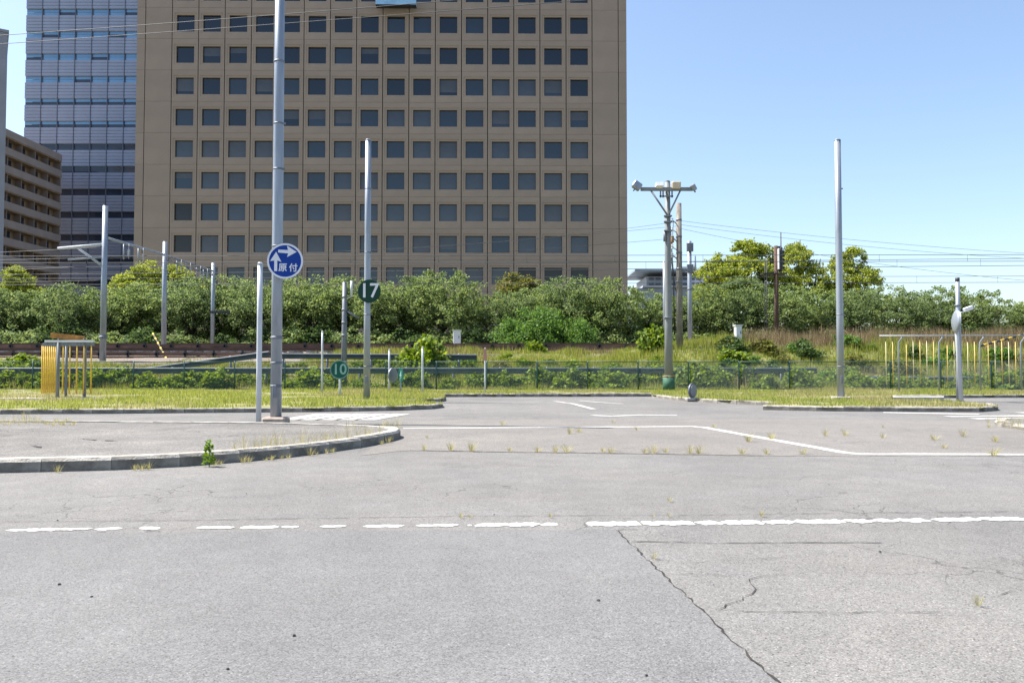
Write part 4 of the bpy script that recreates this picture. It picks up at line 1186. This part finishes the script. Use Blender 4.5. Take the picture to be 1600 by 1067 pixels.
bar = MB(); bar.tube([(0, 0, 0), (0, 0, yz(540) - yz(615))], .021, 8); barm = bar.mesh("yellow_bar", M_YELLOW)
for i in range(10):
    dy = .05 + i * .11; link("yellow_bar", barm, ya, (at(65.3 + i * 2.95, 600, 22.3 + dy).x - p.x, dy, yz(615)))
for px in (98, 108.5, 119.5, 130.5, 142): link("yellow_bar", barm, ya, (yx(px), -.02, yz(615)))
p = at(1405, 614, 28.6)
yb_ = thing("clearance_gate", (p.x, 28.6, .08), "long row of hanging pale yellow bars on curved-top posts by the fence", "gate")
K3 = 28.6 / FPX
def zx(x): return (x - 1405) * K3
def zz_(y): return at(1405, y, 28.6).z - .08
for px in (1405, 1468, 1532, 1596):
    b = MB(); b.tube([(zx(px), 0, -.1), (zx(px), 0, zz_(545)), (zx(px), -.02, zz_(535)), (zx(px) + .06, -.1, zz_(529)), (zx(px) + .08, -.16, zz_(526))], .03, 10); b.build("post", M_STEEL, yb_)
b = MB(); b.tube([(zx(1372), -.16, zz_(525)), (zx(1660), -.16, zz_(524.5))], .02, 8); b.build("top_rail", M_STEEL, yb_)
bar = MB(); bar.tube([(0, 0, 0), (0, 0, zz_(533) - zz_(600))], .0125, 8); bm1 = bar.mesh("yellow_bar", M_YELLOW_F); bm2 = bar.mesh("yellow_bar", mat("pale_orange_paint", (0.66, 0.46, 0.14), 0.6))
hk = MB(); hk.tube([(0, 0, 0), (0, 0, zz_(524) - zz_(534))], .006, 4); hkm = hk.mesh("hook", M_DARK)
for i in range(20):
    px = 1382 + i * 10.6
    if any(abs(px - q) < 4 for q in (1405, 1468, 1532)): continue
    o = link("yellow_bar", bm2 if i % 4 in (1, 3) else bm1, yb_, (zx(px), -.16, zz_(600 + random.uniform(-2, 2))))
    link("hook", hkm, yb_, (zx(px), -.16, zz_(534)))

# ================================================================== VEGETATION
def limb_tree(r, H, spread, nl, trunk_h, tr):
    """trunk, limbs and side branches: a mesh plus the points that carry leaves"""
    b = MB(); tips = []
    top = Vector((r.uniform(-.15, .15), r.uniform(-.15, .15), trunk_h))
    b.tube([(0, 0, -.3), (top.x * .3, top.y * .3, trunk_h * .5), top], [tr * 1.25, tr, tr * .9], 9)
    for i in range(nl):
        a = 2 * math.pi * (i + r.uniform(-.3, .3)) / nl
        e = Vector((math.cos(a) * spread * r.uniform(.55, .95), math.sin(a) * spread * r.uniform(.55, .95), H * r.uniform(.62, .92)))
        mid = top.lerp(e, .5) + Vector((r.uniform(-.3, .3), r.uniform(-.3, .3), r.uniform(-.1, .5)))
        b.tube([top * .97, mid, e], [tr * .62, tr * .4, tr * .12], 6); tips += [mid.lerp(e, .5), e]
        for k in range(4):
            s_ = top.lerp(mid, r.uniform(.4, 1)) if k < 2 else mid.lerp(e, r.uniform(.1, .8))
            q = s_ + Vector((r.uniform(-1, 1) * spread * .4, r.uniform(-1, 1) * spread * .4, r.uniform(-.1, .5) * H * .4))
            b.tube([s_, s_.lerp(q, .5) + Vector((0, 0, .08)), q], [tr * .25, tr * .18, tr * .06], 5); tips.append(q)
    return b, tips
def crown(r, H, spread, z0, ncl, nleaf, L, W, csz, tips, lobes=0, flat=1.0):
    cs = []
    g = np.random.default_rng(r.randrange(9999))
    if lobes:
        lc = []
        for i in range(lobes):
            a = 2 * math.pi * i / lobes * 2.4; k = math.sqrt((i + .5) / lobes) * .62
            lc.append((math.cos(a) * spread * k, math.sin(a) * spread * k, z0 + (H - z0) * (.80 - .62 * (k / .62) ** 2) * r.uniform(.86, 1.04) + .2, spread * r.uniform(.32, .44)))
        for i in range(ncl):
            c = lc[g.integers(lobes)]
            d = g.normal(size=3); d /= np.linalg.norm(d); d[2] = abs(d[2]) * .9 - .15
            cs.append((c[0] + d[0] * c[3], c[1] + d[1] * c[3], c[2] + d[2] * c[3]))
    else:
        for i in range(ncl):
            d = g.normal(size=3); d /= np.linalg.norm(d)
            rad = g.random() ** .4
            x, y, z = d[0] * spread * rad, d[1] * spread * rad, d[2] * rad
            hz = (H - z0) / 2
            edge = 1 + .25 * math.sin(3 * math.atan2(d[1], d[0]) + r.random())
            cs.append((x * edge, y * edge, z0 + hz + z * hz * flat))
        cs += [tuple(t) for t in tips]
        for i in range(26):
            a_ = g.random() * 6.28; q_ = math.sqrt(g.random()) * spread * .95
            cs.append((math.cos(a_) * q_, math.sin(a_) * q_, z0 + (H - z0) * (.5 + .56 * math.sqrt(max(0, 1 - (q_ / spread) ** 2))) + g.random() * .35))
    cs = np.array(cs)
    P = np.repeat(cs, nleaf, axis=0)
    off = np.clip(g.normal(size=P.shape), -1.5, 1.5) * csz; off[:, 2] *= .55
    sz = np.repeat(.6 + .8 * g.random(len(cs)), nleaf)[:, None]
    return leaves(P + off * sz, np.full(len(P), L), np.full(len(P), W))
def tree_proto(seed, H, spread, z0, ncl, nleaf, L, W, csz, lm, nl=6, th=1.3, tr=.16, lobes=0, flat=1.0):
    r = random.Random(seed)
    b, tips = limb_tree(r, H * .92, spread * .8, nl, th, tr)
    V = crown(r, H, spread, z0, ncl, nleaf, L, W, csz, tips, lobes, flat)
    return b.mesh("trunk", M_BARK), np_mesh("crown", V, 4, lm)
def place_tree(name, proto, loc, rz, sc, label, cat="tree", group=None, sz=None):
    t = thing(name, loc, label, cat, group, rz)
    a = link("trunk", proto[0], t); c = link("crown", proto[1], t)
    s = (sc, sc, sz or sc); a.scale = s; c.scale = s
    return t
CH = [tree_proto(100 + i, 5.0, 3.4, 1.15, 150, 44, .20, .12, .25, L_CHERRY if i % 2 else L_CHERRY2, nl=6, th=1.1, tr=.17) for i in range(5)]
CA = [tree_proto(200 + i, 9.0, 3.5, 2.6, 260, 64, .20, .12, .24, L_CAMPHOR, nl=5, th=2.6, tr=.22, lobes=17) for i in range(3)]
RD = tree_proto(300, 5.6, 2.0, 2.6, 110, 66, .2, .11, .26, L_ROUND, nl=5, th=2.2, tr=.12, lobes=7)
def tree_at(px, ytop, d, proto, nat_h, name, label, group=None, cat="tree", wid=1.0):
    p = at(px, ytop, d); zg = ez(p.x, d) if d < 76 else -.06
    s_ = (p.z - zg) / nat_h
    return place_tree(name, proto, (p.x, d, zg), random.uniform(0, 6.28), s_ * wid, label, cat, group, sz=s_)
CG = "cherry trees along the railway"
CL = "dark green spreading cherry tree in the row behind the railway"
row = [(-55, 438, 57), (15, 446, 58), (75, 452, 60), (120, 448, 57), (185, 442, 58), (245, 440, 60), (300, 436, 57), (350, 428, 60), (395, 436, 57), (440, 446, 59), (490, 440, 57), (540, 436, 60), (590, 438, 57), (640, 434, 59), (695, 428, 57), (745, 462, 59),
       (800, 458, 57), (850, 448, 60), (895, 438, 58), (945, 441, 57), (1000, 446, 59), (1055, 454, 60), (1105, 446, 57), (1160, 440, 58), (1220, 445, 57), (1275, 444, 60), (1330, 450, 57), (1385, 452, 59), (1430, 454, 57), (1475, 436, 59), (1525, 450, 57), (1575, 478, 59), (1640, 468, 57), (1700, 460, 60)]
LM = {120: "cherry tree just beside the near gantry post", 245: "cherry tree behind the middle gantry post", 350: "cherry tree behind the far gantry post", 440: "cherry tree behind the blue moped sign pole", 540: "cherry tree behind the dark grey utility pole",
      590: "cherry tree behind the green number 17 disc", 695: "tallest cherry tree before the office windows, above the pale cabinet", 800: "low cherry tree below the round bronze-green tree", 1055: "cherry tree behind the brown concrete pole", 1160: "cherry tree behind the white equipment box", 1220: "cherry tree behind the railway signal",
      1330: "cherry tree behind the bare tall pole", 1475: "airy cherry tree rising behind the mirror pole"}
for i, (px, yt, d) in enumerate(row):
    yt += random.uniform(-9, 11)
    tree_at(px, yt, d + random.uniform(-.6, .6), CH[i % 5], 5.55, "cherry_tree", LM.get(px, CL), CG, wid=random.uniform(.8, 1.08))
for i, (px, yt, d, lab, w) in enumerate([(28, 424, 66, "yellow-green tree rising in front of the balconied apartments", .8), (222, 414, 66, "yellow-green tree rising behind the gantry posts", .95), (285, 420, 67, "yellow-green tree under the gantry's far beam", .8),
                                         (1168, 388, 70, "broad yellow-green tree behind the railway signal", 1.0), (1128, 402, 68, "yellow-green tree touching the terraced building's skyline", .8), (1250, 388, 72, "narrow yellow-green tree between the signal and the bare pole", .62), (1326, 398, 71, "yellow-green round tree behind the bare tall pole", .74),
                                         (1590, 476, 66, "dense green tree where the row of trees ends", .6)]):
    tree_at(px, yt, d, CA[i % 3], 8.3, "camphor_tree", lab, wid=w)
tree_at(808, 431, 66, RD, 5.5, "round_tree", "round bronze-green tree standing before the office windows", wid=.95)

# undergrowth and bushes
def bush_proto(seed, rx, H, ncl, nleaf, L, W, lm):
    g = np.random.default_rng(seed)
    d = g.normal(size=(ncl, 3)); d /= np.linalg.norm(d, axis=1)[:, None]
    d[:, 2] = np.abs(d[:, 2])
    rad = g.random(ncl) ** .45
    c = d * rad[:, None] * np.array([rx, rx * .8, H])
    c *= (1 + .22 * np.sin(3 * np.arctan2(d[:, 1], d[:, 0]) + seed))[:, None]
    c[:, 2] += .05
    P = np.repeat(c, nleaf, axis=0) + g.normal(size=(ncl * nleaf, 3)) * np.array([.2, .2, .13]) * rx * .6
    P[:, 2] = np.abs(P[:, 2])
    st = MB()
    for i in range(6):
        a = 2 * math.pi * i / 6
        st.tube([(0, 0, -.2), (math.cos(a) * rx * .3, math.sin(a) * rx * .3, H * .5), (math.cos(a) * rx * .6, math.sin(a) * rx * .55, H * .85)], [.035, .022, .008], 5)
    return st.mesh("stems", M_BARK), np_mesh("foliage", leaves(P, np.full(len(P), L), np.full(len(P), W)), 4, lm)
def bush(proto, x, y, z, s_, label, group=None, sz=1.0, name="bush", cat="bush"):
    t = thing(name, (x, y, z), label, cat, group, random.uniform(0, 6.28))
    for nm, me_ in zip(("stems", "foliage"), proto):
        o = link(nm, me_, t); o.scale = (s_, s_, s_ * sz)
    return t
UB = [bush_proto(40 + i, 1.5, 1.5, 90, 40, .2, .11, (L_DARK, L_CHERRY, L_CHERRY2)[i]) for i in range(3)]
x = -42.0; i = 0
while x < 44:
    y = 54.6 + random.uniform(-.5, .7)
    bush(UB[i % 3], x, y, ez(x, y) - .05, random.uniform(.75, 1.15), "low dark bush in the undergrowth beneath the cherry trees", "undergrowth bushes under the trees", random.uniform(.6, 1.0))
    x += random.uniform(1.5, 2.3); i += 1
x = -46.0
while x < 48:
    y = 59.6 + random.uniform(-.6, .6)
    bush(UB[i % 3], x, y, ez(x, y) - .05, random.uniform(1.0, 1.35), "tall dark bush filling the gaps between cherry trunks", "tall bushes between the cherry trunks", random.uniform(.9, 1.25))
    x += random.uniform(2.0, 2.8); i += 1
GB = bush_proto(60, 2.6, 2.5, 220, 60, .22, .10, L_BUSH)
p = at(838, 528, 52.5); bush(GB, p.x, 52.8, ez(p.x, 52.8), 1.0, "large bright green bush in front of the cherry trees", sz=.95)
p = at(905, 528, 53); bush(GB, p.x, 53.6, ez(p.x, 53.6), .72, "smaller bright green bush against the large one")
IV = [bush_proto(70 + i, 1.0, 1.0, 80, 26, .17, .14, L_VINE) for i in range(3)]
def vine(px, py, d, s_, label, sz=1.0, group=None, name="vine_clump"):
    p_ = at(px, py, d); bush(IV[random.randrange(3)], p_.x, d, ez(p_.x, d) - .05, s_, label, group, sz, name, "vine")
vine(664, 560, 36.0, 1.25, "tall bright vine mound over the upper guard rail", 1.35)
vine(640, 565, 36.6, .9, "vine mound beside the tall one on the guard rail", 1.1)
vine(1145, 545, 38.2, .95, "rounded bright green bush below the white equipment box", .75, name="round_bush")
vine(1022, 520, 41.2, .85, "bright bush at the foot of the steel railway poles", 1.5, name="leafy_bush")
vine(835, 540, 43.6, .7, "yellowish bush on the rusty boards", 1.0)
VG = "leafy clumps behind the fence"
for i in range(46):
    px = -20 + i * 36 + random.uniform(-14, 14)
    d = random.uniform(32.7, 34.8)
    vine(px, 600, d, random.uniform(.55, .95), "small leafy clump growing behind the mesh fence", random.uniform(.6, 1.1), VG, "leafy_clump")
for i in range(26):
    px = 420 + i * 26 + random.uniform(-10, 10)
    d = random.uniform(35.2, 40.0)
    vine(px, 560, d, random.uniform(.4, .75), "leafy vine mound on the grassy embankment slope", random.uniform(.5, .9), "vine mounds on the slope")
SH = [bush_proto(80 + i, .9, .75, 70, 26, .15, .09, (L_BUSH, L_DARK, L_ROUND)[i]) for i in range(3)]
for i in range(34):
    px = random.uniform(1060, 1640) if i < 24 else random.uniform(560, 1040); d = random.uniform(35.0, 41.2)
    p_ = at(px, 560, d)
    bush(SH[i % 3], p_.x, d, ez(p_.x, d) - .05, random.uniform(.45, 1.0), "scrubby low shrub among the embankment grass", "scrub on the embankment", random.uniform(.6, 1.1), "scrub_shrub", "shrub")
for i in range(7):
    vine(-10 + i * 14, 580, random.uniform(35, 38.5), random.uniform(.6, .9), "green shrub on the slope behind the dense yellow bars", .8, "shrubs behind the yellow bars", "slope_shrub")

# lawn blades
x, y = scatter(lawn, 330)
k = (np.abs(x) < 26) & (y < 33)
x, y = x[k], y[k]
dn = vnoise(x + 60, y + 10, 1.3, 5) * .6 + vnoise(x + 60, y, .45, 6) * .4
k = dn > .40; x, y, dn = x[k], y[k], dn[k]
dry = vnoise(x + 30, y + 70, 2.2, 8) + rng.random(len(x)) * .35
hgt = .035 + .15 * np.clip(dn - .25, 0, 1)
base = np.stack([x, y, np.full(len(x), .08)], 1)
g = dry < .88
tag(link("lawn_grass", np_mesh("lawn_grass", blades(base[g], hgt[g], np.full(g.sum(), .020)), 3, L_GRASS)), "yellow-green rough grass on the verges", "grass", kind='stuff')
tag(link("dry_lawn_grass", np_mesh("dry_lawn_grass", blades(base[~g], hgt[~g] * 1.2, np.full((~g).sum(), .017)), 3, L_WEED)), "straw-coloured dry grass among the verge grass", "grass", kind='stuff')
# slope grass
n = 190000
x = rng.uniform(-36, 38, n); y = 32.3 + rng.random(n) * 12.1
den = vnoise(x + 80, y, 1.6, 12)
k = (den > -1) & ~((x < -10.5) & (y > 38.4)) & ~((x < -9.5) & (y > 41.5)) & (np.abs(x) < y * .70 + 2)
x, y = x[k], y[k]
z = emb_z(x, y)
dryf = vnoise(x + 40, y + 20, 2.8, 14) * .42 + vnoise(x + 13, y + 7, .9, 21) * .25 + np.clip((x - 9) / 6, 0, 1) * np.clip((y - 39.6) / 1.8, 0, 1) * .55 + rng.random(len(x)) * .22
hh = .12 + .36 * vnoise(x + 10, y + 5, 1.1, 15) + np.clip((x - 9) / 6, 0, 1) * np.clip((y - 39) / 2, 0, 1) * .35
base = np.stack([x, y, z - .03], 1)
g = dryf < .60
tag(link("slope_grass", np_mesh("slope_grass", blades(base[g], hh[g], np.full(g.sum(), .034)), 3, L_SLOPE)), "tall green grass covering the railway embankment", "grass", kind='stuff')
tag(link("dry_slope_grass", np_mesh("dry_slope_grass", blades(base[~g], hh[~g] * 1.15, np.full((~g).sum(), .026)), 3, L_DRY)), "brown dry grass on the embankment crest", "grass", kind='stuff')
n = 16000
x = rng.uniform(-45, 45, n); y = rng.uniform(53, 57.5, n)
base = np.stack([x, y, emb_z(x, y) - .03], 1)
tag(link("trackside_grass", np_mesh("trackside_grass", blades(base, np.full(n, .32), np.full(n, .045)), 3, L_SLOPE)), "grass strip under the cherry trees along the track", "grass", kind='stuff')

# weeds growing from road joints
def tuft_proto(seed, n, h, spread, lm, w=.003):
    g = np.random.default_rng(seed)
    a = g.random(n) * 2 * np.pi; r_ = g.random(n) ** .7 * spread
    base = np.stack([np.cos(a) * r_ * .35, np.sin(a) * r_ * .35, np.full(n, -.005)], 1)
    hh_ = h * (.4 + .8 * g.random(n))
    tip = base + np.stack([np.cos(a) * r_, np.sin(a) * r_, hh_], 1)
    s_ = np.stack([-np.sin(a), np.cos(a), np.zeros(n)], 1) * w
    mid = (base + tip) / 2 + np.array([0, 0, 1]) * (hh_ * .12)[:, None]
    V = np.empty((n, 4, 3)); V[:, 0] = base - s_ * .6; V[:, 1] = base + s_ * .6; V[:, 2] = mid + s_ * .8; V[:, 3] = mid - s_ * .8
    V2 = np.empty((n, 4, 3)); V2[:, 0] = mid - s_ * .8; V2[:, 1] = mid + s_ * .8; V2[:, 2] = tip + s_ * .1; V2[:, 3] = tip - s_ * .1
    return np_mesh("weed_tuft", np.concatenate([V, V2]).reshape(-1, 3), 4, lm)
TF_ = [tuft_proto(500 + i, 40, .15, .13, L_WEED) for i in range(4)]
TT = [tuft_proto(520 + i, 26, .26, .16, L_WEED, .0022) for i in range(3)]
def tuft(px, py, s_, protos, label, group, z=0.006):
    p_ = gr(px, py, z)
    o = link("weed_tuft", random.choice(protos)); o.location = (p_.x, p_.y, z)
    o.rotation_euler = (0, 0, random.uniform(0, 6.28)); s_ *= .78; o.scale = (s_, s_, s_ * random.uniform(.7, 1.2))
    return tag(o, label, "weed", group)
for px in (663, 705, 737, 797, 840, 868, 885, 942, 955, 1008, 1020, 1040, 1078, 1093, 1160, 1198, 1255):
    tuft(px, 703 + (px - 660) * .012 + random.uniform(-1, 1), random.uniform(.5, 1.1), TF_, "straw-green weed tuft along the dusty road joint", "weeds along the dusty road joint")
for px, py in ((668, 684), (890, 678), (905, 675), (958, 660), (995, 672), (1170, 690), (1205, 685), (1290, 681), (1320, 680), (1380, 684), (1460, 687), (1505, 682), (1545, 668), (1380, 668), (1555, 690), (1475, 700), (785, 664), (1115, 668)):
    tuft(px, py, random.uniform(.45, .95), TF_, "small weed tuft growing on the open dusty road", "weeds on the dusty road")
tuft(1552, 711, 1.1, TF_, "dark-rooted weed tuft on the white edge line", None)
tuft(1205, 686, .8, TF_, "weed tuft on the bend of the white edge line", None)
for px in (720, 735, 860, 1020, 1045, 1190):
    tuft(px, 808.5 - (px - 700) * .005, random.uniform(.18, .34), TF_, "tiny weed in the crack along the broken centre line", "tiny weeds at the centre line")
tuft(1046, 783, .35, TF_, "lone tiny weed on the bare road beyond the centre line", None)
tuft(1022, 872, .28, TF_, "tiny weed in the slanting road joint", None)
tuft(1528, 945, .32, TF_, "pale withered weed on the near cracked asphalt", None)
# weeds along the near island kerb
for px in np.linspace(372, 590, 21):
    py = np.interp(px, [190, 320, 450, 520, 570, 604], [716, 710, 699, 691, 684, 678])
    tuft(px + random.uniform(-4, 4), py - random.uniform(1, 4), random.uniform(.6, 1.1), TT, "tall dry weed standing behind the island kerb", "dry weeds behind the island kerb", .106)
for px in (90, 210, 222, 232, 335, 345, 380, 388, 415, 425, 440, 450, 485, 495, 510, 520, 596, 606, 612):
    py = np.interp(px, [0, 190, 320, 450, 520, 570, 604, 630], [738.5, 734, 727, 714.5, 705.5, 698, 691, 681])
    tuft(px, py + 1.2, random.uniform(.35, .75), TF_, "weed tuft in the gutter of the island kerb", "weeds in the island gutter")
for px, py in ((598, 668), (606, 667), (613, 667), (622, 668)):
    tuft(px, py, random.uniform(.7, 1.0), TT, "yellow weeds on the rounded tip of the island", "weeds on the island tip", .1)
for i in range(28):
    tuft(-30 + i * 5.4, 662 + random.uniform(-3, 3), random.uniform(.5, .8), TT if i < 18 else TF_, "grass tuft on the raised island beyond the worn asphalt", "grass tufts on the raised island", .106)
for px, py in ((1560, 661), (1570, 662), (1582, 666), (1592, 668), (1545, 660)):
    tuft(px, py, random.uniform(.7, 1), TT, "weeds on the kerbed island tip past the dusty road", "weeds on the second island tip", .07)
# one leafy seedling at the kerb
sd = gr(328, 729)
sl = thing("leafy_weed", (sd.x, sd.y - .02, 0), "single upright bright green leafy weed against the near kerb", "weed")
sl.scale = (.85, .85, .85)
g = np.random.default_rng(3)
n = 70
zq = g.random(n) * .27 + .03
aq = g.random(n) * 6.28; rq = .055 * (1.15 - zq / .42)
P = np.stack([np.cos(aq) * rq, np.sin(aq) * rq, zq], 1)
link("leaf_cluster", np_mesh("leaf_cluster", leaves(P, np.full(n, .075), np.full(n, .03), up=.3), 4, leafmat("seedling_leaf", (.10, .19, .02), (.18, .30, .035), trans=.45)), sl)
b = MB(); b.tube([(0, 0, -.02), (.005, 0, .15), (0, .005, .31)], [.006, .005, .002], 6); b.build("stem", L_BUSH, sl)
# a few pebbles on the road
pb_ = MB(); pb_.add([(-.5, -.4, 0), (.5, -.35, 0), (.55, .4, 0), (-.4, .5, 0), (-.3, -.25, .5), (.3, -.2, .55), (.35, .25, .45), (-.25, .3, .5)], [(3, 2, 1, 0), (4, 5, 6, 7), (0, 1, 5, 4), (1, 2, 6, 5), (2, 3, 7, 6), (3, 0, 4, 7)])
pbm = pb_.mesh("pebble", M_DARK)
for px, py in ((93, 913), (143, 932), (356, 1045), (460, 993), (935, 938), (1010, 1055), (90, 813), (385, 771), (1375, 862), (772, 804)):
    p_ = gr(px, py, .004); o = link("pebble", pbm); o.location = (p_.x, p_.y, .004); k = random.uniform(.009, .016); o.scale = (k, k, k * .8); o.rotation_euler = (0, 0, random.uniform(0, 6))
    tag(o, "small dark pebble lying on the near asphalt", "pebble", "pebbles on the asphalt")
